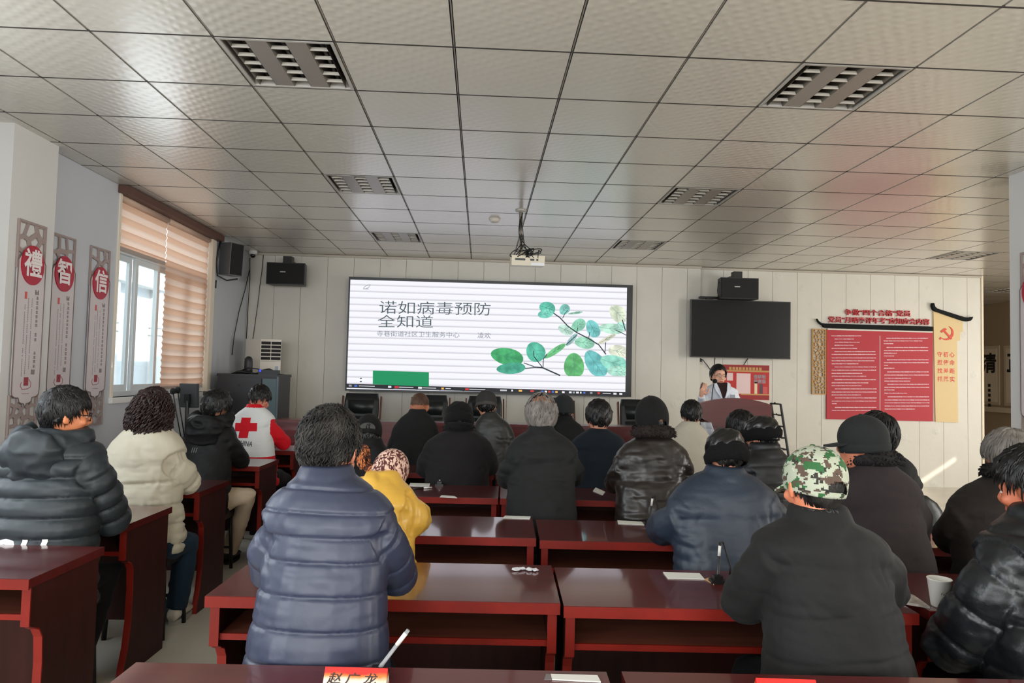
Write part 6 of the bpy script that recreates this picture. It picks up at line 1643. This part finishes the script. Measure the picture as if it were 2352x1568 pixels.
# 9 black fabric hat, charcoal coat
M_coat = cloth('coat_charcoal', S(29, 27, 29), 0.85)
R = person('person in black fabric hat and broad charcoal coat with dark collar', 5.05, (1055, 962), ((968, 1028), (1136, 1028)), (955, 1075, 0.08), (1146, 1068, 0.08), hs=0.98, hrot=(0, 20, 0), hdy=0.06, lean=0.02, hipw=0.24, jacket=M_coat, sleeve=0.08, wrinkle=0.006, depth=1.15, collar=0.03, hair=dict(mat=H_black, style='nape', thick=0.006, clumps=60, length=0.03, seed=6))
hat = link_mesh('fabric_hat', dome(MB(), R['Mh'], 1.22, 0.004, -0.02, front=0.02, squash=0.86, crease=0.003).mesh(recalc=False), cloth('hat_black', S(17, 17, 18), 0.95), R['P'], smooth=True)
ring_band(MB(), R['Mh'], -0.048, 0.028, 1.16, 0.008).build('hat_band', cloth('hat_black', (0, 0, 0, 1)), hat, smooth=True)
fur_collar(R, cloth('scarf_black', S(18, 18, 19), 0.95), 0.078, 0.034, 4, 90)

# 10 grey flat cap, grey leather jacket
M_gleather = mat('leather_grey', S(46, 47, 46), 0.45, bump=(18, 0.3, 0.008), var=0.2)
R = person('person in grey flat cap and dark grey jacket at the front', 6.10, (1117, 930), ((1083, 1000), (1186, 1000)), (1078, 1035, 0.06), (1190, 1035, 0.06), hs=0.95, hrot=(0, 16, 0), lean=0.08, hip_u=1134, hipw=0.19, jacket=M_gleather, sleeve=0.062, collar=0.05, wrinkle=0.008, hair=dict(mat=H_black, style='nape', thick=0.008, clumps=90, length=0.03, seed=9))
cap = link_mesh('flat_cap', dome(MB(), R['Mh'], 1.17, 0.004, -0.012, front=0.0, squash=0.98, crease=0.002).mesh(recalc=False), cloth('cap_grey', S(52, 50, 50), 0.8), R['P'], smooth=True)
ring_band(MB(), R['Mh'], -0.024, 0.012, 1.15, 0.005, bulge=0.003).build('cap_band', cloth('cap_band', S(74, 70, 68), 0.8), cap, smooth=True); link_mesh('brim', brim(MB(), R['Mh'], -0.01, 0.05, 0.9, 1.17, 0.3).mesh(recalc=False), cloth('cap_grey', (0, 0, 0, 1)), cap)

# 11 balding grey man, black jacket
R = person('balding man with grey side hair in black jacket in the middle', 4.10, (1243, 955), ((1152, 1052), (1335, 1048)), (1140, 1100, 0.08), (1342, 1095, 0.06), hs=1.02, hrot=(2, 18, 0), hdy=0.06, lean=0.07, hip_u=1242, hipw=0.215, jacket=cloth('jacket_black_cotton', S(25, 26, 26), 0.7), sleeve=0.066, collar=0.07, collar_r=0.076,
           wrinkle=0.007, tone=(204, 138, 104), voxel=0.0075, hair=dict(mat=H_grey, style='short', thick=0.014, clumps=750, length=0.06, seed=41, lift=0.6, bald=0.30, rad=0.0030))

# 12 dark knitted cap
R = person('person in dark grey knitted cap and black coat at the front', 6.10, (1294, 942), ((1250, 1000), (1352, 1000)), (1246, 1040, 0.06), (1356, 1040, 0.06), hs=1.0, hrot=(0, 24, 0), lean=0.10, hipw=0.19, jacket=M_blackcloth, sleeve=0.064, collar=0.06, hair=dict(mat=H_black, style='nape', thick=0.006, clumps=50, length=0.03, seed=10))
link_mesh('knitted_cap', dome(MB(), R['Mh'], 1.19, 0.004, -0.035, front=0.03, squash=0.95).mesh(recalc=False), cloth('knit_dark', S(40, 42, 43), 0.95, (140, 0.6, 0.006)), R['P'], smooth=True)

# 13 black-haired man, navy top
R = person('man with neat black hair in dark navy top', 5.05, (1375, 960), ((1306, 1022), (1442, 1022)), (1300, 1070, 0.08), (1448, 1065, 0.08), hs=1.02, hrot=(0, 18, 0), lean=0.08, hipw=0.20, jacket=cloth('wool_navy', S(22, 30, 38), 0.85), sleeve=0.066, collar=0.02, wrinkle=0.004, tone=(200, 136, 104),
           hair=dict(mat=H_black, style='short', thick=0.015, clumps=420, length=0.04, seed=17, lift=0.15))

# 14 leather jacket, black cap
M_lea = mat('leather_brown_black', S(36, 30, 27), 0.36, bump=(16, 0.35, 0.008), var=0.25, vscale=6)
R = person('person in black cap and creased dark brown leather jacket with fur collar', 4.10, (1496, 968), ((1400, 1062), (1588, 1052)), (1390, 1110, 0.10), (1596, 1100, 0.06), hs=0.98, hrot=(-14, 16, 0), hdy=0.05, lean=0.10, hip_u=1482, hipw=0.205, jacket=M_lea, sleeve=0.075, wrinkle=0.011, fold=(6, 6, 18), depth=1.08, collar=0.04, voxel=0.008,
           tone=(206, 150, 118), hair=dict(mat=H_black, style='nape', thick=0.004, clumps=30, length=0.02, seed=12))
def back_gap(p, q): x = (p.x+q.x)/2; z = (p.z+q.z)/2; return p.y < -0.03 and (x-0.008)**2/0.036**2+max(0, z+0.048)**2/0.036**2 < 1 and z > -0.05
ball_cap(R, M_capb, squash=1.15, brim_w=0.075, k=1.17, cut=back_gap); fur_collar(R, hair_mat('fur_dark_brown', S(36, 25, 21), 0.8), 0.088, 0.036, 6, 420, 0.0)

# 15 young man in cream jacket
R = person('young man with black hair in cream white jacket near the lectern', 6.10, (1588, 952), ((1528, 1015), (1632, 1012)), (1522, 1060, 0.06), (1640, 1050, 0.08), hs=0.95, hrot=(10, 22, 0), hdy=0.07, lean=0.10, hip_u=1584, hipw=0.195, jacket=cloth('cotton_cream', S(206, 200, 184), 0.75, (50, 0.2, 0.004), 0.05, 0.05), sleeve=0.064, collar=0.03, wrinkle=0.006, tone=(206, 148, 118),
           hair=dict(mat=H_black, style='short', thick=0.017, clumps=380, length=0.05, seed=27, lift=0.3))

# trapper hats: shiny leather crown inside a turned-up fur band
M_hatleather = mat('hat_leather', S(20, 20, 21), 0.28, bump=(20, 0.25, 0.006)); M_hatfur = mat('hat_fur', S(15, 15, 16), 0.95, bump=(160, 0.6, 0.006), spec=0.2)
def trapper(R, lo=-0.045, hi=0.045, back=0.0, k=1.15, squash=1.0):
    h = link_mesh('leather_hat', dome(MB(), R['Mh'], k, 0.004, -0.03, front=0.02, squash=squash, panels=4, crease=0.005).mesh(recalc=False), M_hatleather, R['P'], smooth=True)
    ring_band(MB(), R['Mh'], lo, hi, k-0.03, 0.008, bulge=0.010, back=back).build('fur_band', M_hatfur, h, smooth=True)
# 16 dark blue jacket
M_dblue = cloth('nylon_dark_blue', S(34, 45, 60), 0.5, (11, 0.4, 0.016), 0.0)
R = person('person in dark blue jacket and black leather fur-band hat', 3.08, (1666, 1042), ((1520, 1170), (1800, 1160)), (1486, 1215, 0.14), (1812, 1190, 0.08), hs=0.93, hrot=(2, 20, 0), hdy=0.10, lean=0.02, hip_u=1662, hipw=0.225, zb=0.42, jacket=M_dblue, sleeve=0.085, wrinkle=0.009, fold=(5, 5, 14), depth=1.12, collar=0.05, collar_r=0.085, voxel=0.008,
           tone=(206, 140, 110), hair=dict(mat=H_salt, style='nape', thick=0.006, clumps=80, length=0.03, seed=14))
trapper(R, -0.055, 0.02, 0.02, 1.13, 0.88)
# 17 black puffer, leather hat
R = person('person in shiny leather hat with fur band and black puffer coat', 4.10, (1747, 998), ((1690, 1075), (1815, 1068)), (1684, 1110, 0.08), (1820, 1105, 0.06), hs=0.95, hrot=(-30, 12, 0), lean=0.08, hip_u=1760, hipw=0.20, jacket=M_blackpuff, style='puffer', style_p=dict(spacing=0.10, puff=0.010, groove=0.004), sleeve=0.075, collar=0.07, collar_r=0.085,
           tone=(206, 140, 112), hair=dict(mat=H_black, style='nape', thick=0.006, clumps=60, length=0.03, seed=16))
trapper(R, -0.035, 0.04, 0.0, 1.15, 0.82)
# 18 dark-haired person half hidden behind him
R = person('dark-haired person half hidden behind the shiny leather hat', 5.05, (1702, 985), ((1640, 1052), (1760, 1052)), (1634, 1090, 0.06), (1766, 1090, 0.06), hs=1.0, hrot=(-20, 22, 0), lean=0.10, hipw=0.19, jacket=M_blackcloth, sleeve=0.064, hair=dict(mat=H_black, style='short', thick=0.02, clumps=350, length=0.06, seed=19, lift=0.5))

# 19 camouflage cap
def camo():
    m = mat('cap_camouflage', (1, 1, 1, 1), 0.8); nt = m.node_tree; N = nt.nodes; L = nt.links; b = N['Principled BSDF']
    tc = N.new('ShaderNodeTexCoord'); sn = N.new('ShaderNodeVectorMath'); sn.operation = 'SNAP'; sn.inputs[1].default_value = (0.0055, 0.0055, 0.0042)
    L.new(tc.outputs['Object'], sn.inputs[0])
    def layer(scale, seed, lo, base, col):
        mp = N.new('ShaderNodeMapping'); mp.inputs['Location'].default_value = (seed, seed*0.7, seed*0.3); mp.inputs['Scale'].default_value = (1.0, 1.0, 1.6)
        nz = N.new('ShaderNodeTexNoise'); nz.inputs['Scale'].default_value = scale; nz.inputs['Detail'].default_value = 2; nz.inputs['Roughness'].default_value = 0.7
        cr = N.new('ShaderNodeValToRGB'); cr.color_ramp.interpolation = 'CONSTANT'; cr.color_ramp.elements[0].color = (0, 0, 0, 1); cr.color_ramp.elements[1].position = lo; cr.color_ramp.elements[1].color = (1, 1, 1, 1)
        mx = N.new('ShaderNodeMix'); mx.data_type = 'RGBA'
        L.new(sn.outputs[0], mp.inputs['Vector']); L.new(mp.outputs[0], nz.inputs['Vector']); L.new(nz.outputs['Fac'], cr.inputs['Fac']); L.new(cr.outputs['Color'], mx.inputs[0])
        if isinstance(base, tuple): mx.inputs[6].default_value = base
        else: L.new(base, mx.inputs[6])
        mx.inputs[7].default_value = col
        return mx.outputs[2]
    o = layer(14, 1.3, 0.555, S(172, 178, 158), S(44, 96, 52)); o = layer(17, 4.1, 0.57, o, S(88, 70, 58)); o = layer(34, 7.7, 0.60, o, S(46, 42, 36)); o = layer(22, 9.9, 0.66, o, S(196, 200, 184))
    L.new(o, b.inputs['Base Color'])
    return m
M_camo = camo()
M_blackcot = cloth('cotton_black_matt', S(29, 29, 29), 0.72, (11, 0.35, 0.014))
R = person('person in green camouflage cap and black stand-collar jacket', 2.10, (1868, 1114), ((1722, 1250), (2048, 1262)), (1662, 1375, 0.12), (2085, 1350, 0.06), hs=0.96, hrot=(-6, 14, 4), hdy=0.02, neck_h=-0.014, lean=0.03, hip_u=1930, hipw=0.245, zb=0.42, jacket=M_blackcot, style='puffer',
           style_p=dict(seams=[0.14, 0.33, 0.45], spacing=0.3, puff=0.003, groove=0.004, sigma=0.005, gather=0.0008, plain_sleeves=True), voxel=0.007, bvoxel=0.0062, sleeve=0.078, wrinkle=0.007, fold=(5, 5, 14), depth=1.12, collar=0.075, collar_r=0.086, tone=(222, 134, 98),
           hair=dict(mat=H_salt, style='nape', thick=0.003, clumps=700, length=0.03, seed=15, zmax=0.004, lift=0.05, rad=0.0022, rough_base=0.001))
def camo_gap(p, q):
    x = (p.x+q.x)/2; z = (p.z+q.z)/2
    return p.y < -0.03 and (x-0.016)**2/0.040**2+max(0, z+0.030)**2/0.032**2 < 1 and z > -0.034
ball_cap(R, M_camo, squash=0.92, brim_w=0.07, k=1.10, drop=-0.025, front=0.025, cut=camo_gap)
decal('collar_lettering', R, text_polys('FASHION', *xz(R, 1893, 1172, -0.09), 0.026, 0.95, 0.006, -0.03), mat('print_grey', S(70, 70, 70), 0.6))

# 20 peaked cap, brown coat
M_brown = cloth('coat_brown', S(46, 39, 40), 0.85)
R = person('person in dark peaked cap and brown coat with fur collar', 3.05, (1978, 1018), ((1900, 1145), (2120, 1140)), (1890, 1210, 0.06), (2140, 1220, 0.04), hs=0.93, hrot=(-58, 6, 0), hdy=0.0, lean=0.04, hip_u=2045, hipw=0.215, zb=0.40, jacket=M_brown, sleeve=0.08, wrinkle=0.004, depth=1.1, collar=0.05, collar_r=0.085, tone=(206, 128, 98), voxel=0.009,
           hair=dict(mat=H_salt, style='nape', thick=0.008, clumps=120, length=0.03, seed=18))
M_capd = cloth('cap_charcoal', S(36, 38, 38), 0.85)
cp = ball_cap(R, M_capd, squash=1.02, brim_w=0.068, k=1.11, drop=-0.03, front=0.035, droop=0.22)
ring_band(MB(), R['Mh'], -0.040, 0.004, 1.10, 0.003, bulge=0.003).build('cap_band', M_capd, cp, smooth=True)
fur_collar(R, hair_mat('fur_black', S(26, 22, 22), 0.8), 0.080, 0.034, 7, 420)

# 21 dark hair behind him
R = person('person with tousled black hair in black coat behind the peaked cap', 4.10, (2012, 1000), ((1945, 1085), (2108, 1085)), (1940, 1130, 0.06), (2114, 1125, 0.05), hs=1.02, hrot=(-30, 10, 0), lean=0.08, hipw=0.20, jacket=M_blackcloth, sleeve=0.07, collar=0.05, hair=dict(mat=H_black, style='short', thick=0.02, clumps=500, length=0.08, seed=24, lift=0.7))

# 22 grey-haired man, brown jacket
R = person('grey-haired man in brown jacket at the right edge', 3.05, (2318, 1052), ((2172, 1168), (2420, 1150)), (2150, 1235, 0.10), (2440, 1230, 0.05), hs=0.98, hrot=(-22, 22, 0), hdy=0.10, lean=0.08, hip_u=2270, hipw=0.215, jacket=cloth('jacket_dark_brown', S(40, 34, 31), 0.75), sleeve=0.085, wrinkle=0.007, depth=1.1, collar=0.04, tone=(206, 132, 98), voxel=0.009,
           hair=dict(mat=H_grey, style='short', thick=0.018, clumps=700, length=0.065, seed=29, lift=0.5))
fur_collar(R, hair_mat('fur_black', (0, 0, 0, 1)), 0.085, 0.034, 9, 420)

# 23 black puffer, right front corner
M_glossp = cloth('nylon_gloss_black', S(21, 24, 27), 0.38, (13, 0.4, 0.014), 0.0)
R = person('man with black hair in glossy black puffer jacket at the lower right corner', 2.12, (2372, 1118), ((2246, 1285), (2560, 1270)), (2135, 1485, 0.10), (2600, 1380, 0.06), hs=0.98, hrot=(-28, 16, 0), hdy=0.06, lean=0.06, hip_u=2410, hipw=0.225, jacket=M_glossp, style='puffer', style_p=dict(spacing=0.13, puff=0.012, groove=0.006, sigma=0.007, gather=0.003),
           wristL=(1.86, 2.46, 0.87), sleeve=0.088, wrinkle=0.008, depth=1.1, collar=0.06, collar_r=0.088, tone=(206, 118, 86), voxel=0.008, bvoxel=0.006, hair=dict(mat=H_black, style='short', thick=0.018, clumps=600, length=0.055, seed=33, lift=0.3))

# ------------------------------------------------------------------ the speaking woman behind the lectern, facing the room
M_whitecoat = cloth('coat_white', S(222, 228, 238), 0.7, (50, 0.15, 0.003), 0.0, 0.03)
Ys = 7.55
hand = at(1611, 898, Y=7.30); elb = at(1601, 925, Y=7.42)
R = person('woman in white coat and glasses speaking at the lectern', Ys, (1650, 862), ((1617, 897), (1697, 897)), (1604, 930, 0.12), (1703, 935, 0.05), hs=0.94, hrot=(-6, 4, -3), hdy=0.03, lean=0.0, hipw=0.185, zb=0.62, fwd=-1, standing=True, seat=False, jacket=M_whitecoat, sleeve=0.052, wrinkle=0.004, collar=0.0, voxel=0.007, bvoxel=0.0048,
           tone=(226, 172, 146), wristL=(hand.x, hand.y, hand.z-0.05), wristR=(at(1690, 930, Y=7.25).x, 7.22, 1.20), hair=dict(mat=H_black, style='pulled', thick=0.014, clumps=700, length=0.05, seed=51, lift=0.02, rad=0.0030, rough_base=0.002), hand_dir={-1: ((0.15, -0.35, 1.0), (-0.2, -1, -0.3), 1, 0.75)}, trousers=[cloth('trousers_black', S(20, 20, 22)), 1],
           legs=[((2.63, Ys, 0.85), (2.63, Ys-0.02, 0.47), (2.63, Ys, 0.09)), ((2.82, Ys, 0.85), (2.82, Ys-0.02, 0.47), (2.82, Ys, 0.09))])
Mh, P = R['Mh'], R['P']; glasses(Mh, P, 0.0011, mat('glasses_thin', S(120, 84, 70), 0.3))
mb = MB()
for s in (-1, 1): mb.tube([Mh @ Vector((s*q, 0.094-abs(q-0.03)*0.15, z)) for q, z in ((0.014, 0.022), (0.030, 0.027), (0.048, 0.022))], [0.002, 0.003, 0.0012], 6)
mb.build('eyebrow', mat('brow', S(50, 34, 28), 0.7), P)
MB().ell(Mh @ Vector((0, 0.0985, -0.060)), (0.020, 0.004, 0.0045), Mh.to_3x3()).ell(Mh @ Vector((0, 0.0955, -0.069)), (0.017, 0.004, 0.005), Mh.to_3x3()).build('lips', mat('lips', S(190, 96, 88), 0.4), P, smooth=True)
MB().ell(Mh @ Vector((0.0, -0.125, 0.01)), (0.042, 0.035, 0.045)).build('hair_bun', H_black, P, smooth=True)
n = R['nb']; yf = n.y
sf = MB().prism([(n.x-0.060, yf-0.092, n.z+0.022), (n.x+0.060, yf-0.092, n.z+0.022), (n.x+0.045, yf-0.132, n.z-0.06), (n.x, yf-0.148, n.z-0.165), (n.x-0.045, yf-0.132, n.z-0.06)], (0, 0.03, 0)).build('shirt_front', cloth('shirt_dark', S(46, 30, 30), 0.8), P, bevel=0.004)
for s in (-1, 1):
    MB().prism([(n.x+s*0.062, yf-0.07, n.z+0.03), (n.x+s*0.092, yf-0.085, n.z+0.01), (n.x+s*0.085, yf-0.126, n.z-0.06), (n.x+s*0.004, yf-0.152, n.z-0.18), (n.x+s*0.040, yf-0.134, n.z-0.06)], (0, -0.012, 0)).build('lapel', M_whitecoat, P, bevel=0.003)
MB().box(n.x+0.075, n.x+0.125, yf-0.150, yf-0.140, n.z-0.175, n.z-0.105).build('badge', mat('badge_grey', S(150, 156, 168), 0.5), P)
q = Vector((hand.x, hand.y, hand.z))
t = thing('presenter_remote', 'small black remote held in the raised hand of the woman', 'remote', (q.x+0.0, q.y-0.02, q.z))
MB().tube([q+Vector((-0.02, -0.03, 0.02)), q+Vector((0.0, -0.03, 0.085))], 0.010, 8, flat=0.7).build('body', M_blackp, t, bevel=0.0)
MB().ell(q+Vector((0.002, -0.03, 0.088)), (0.008, 0.008, 0.006)).build('button', mat('remote_button', S(90, 94, 100), 0.4), t)
bpy.data.scenes.remove(TMP)
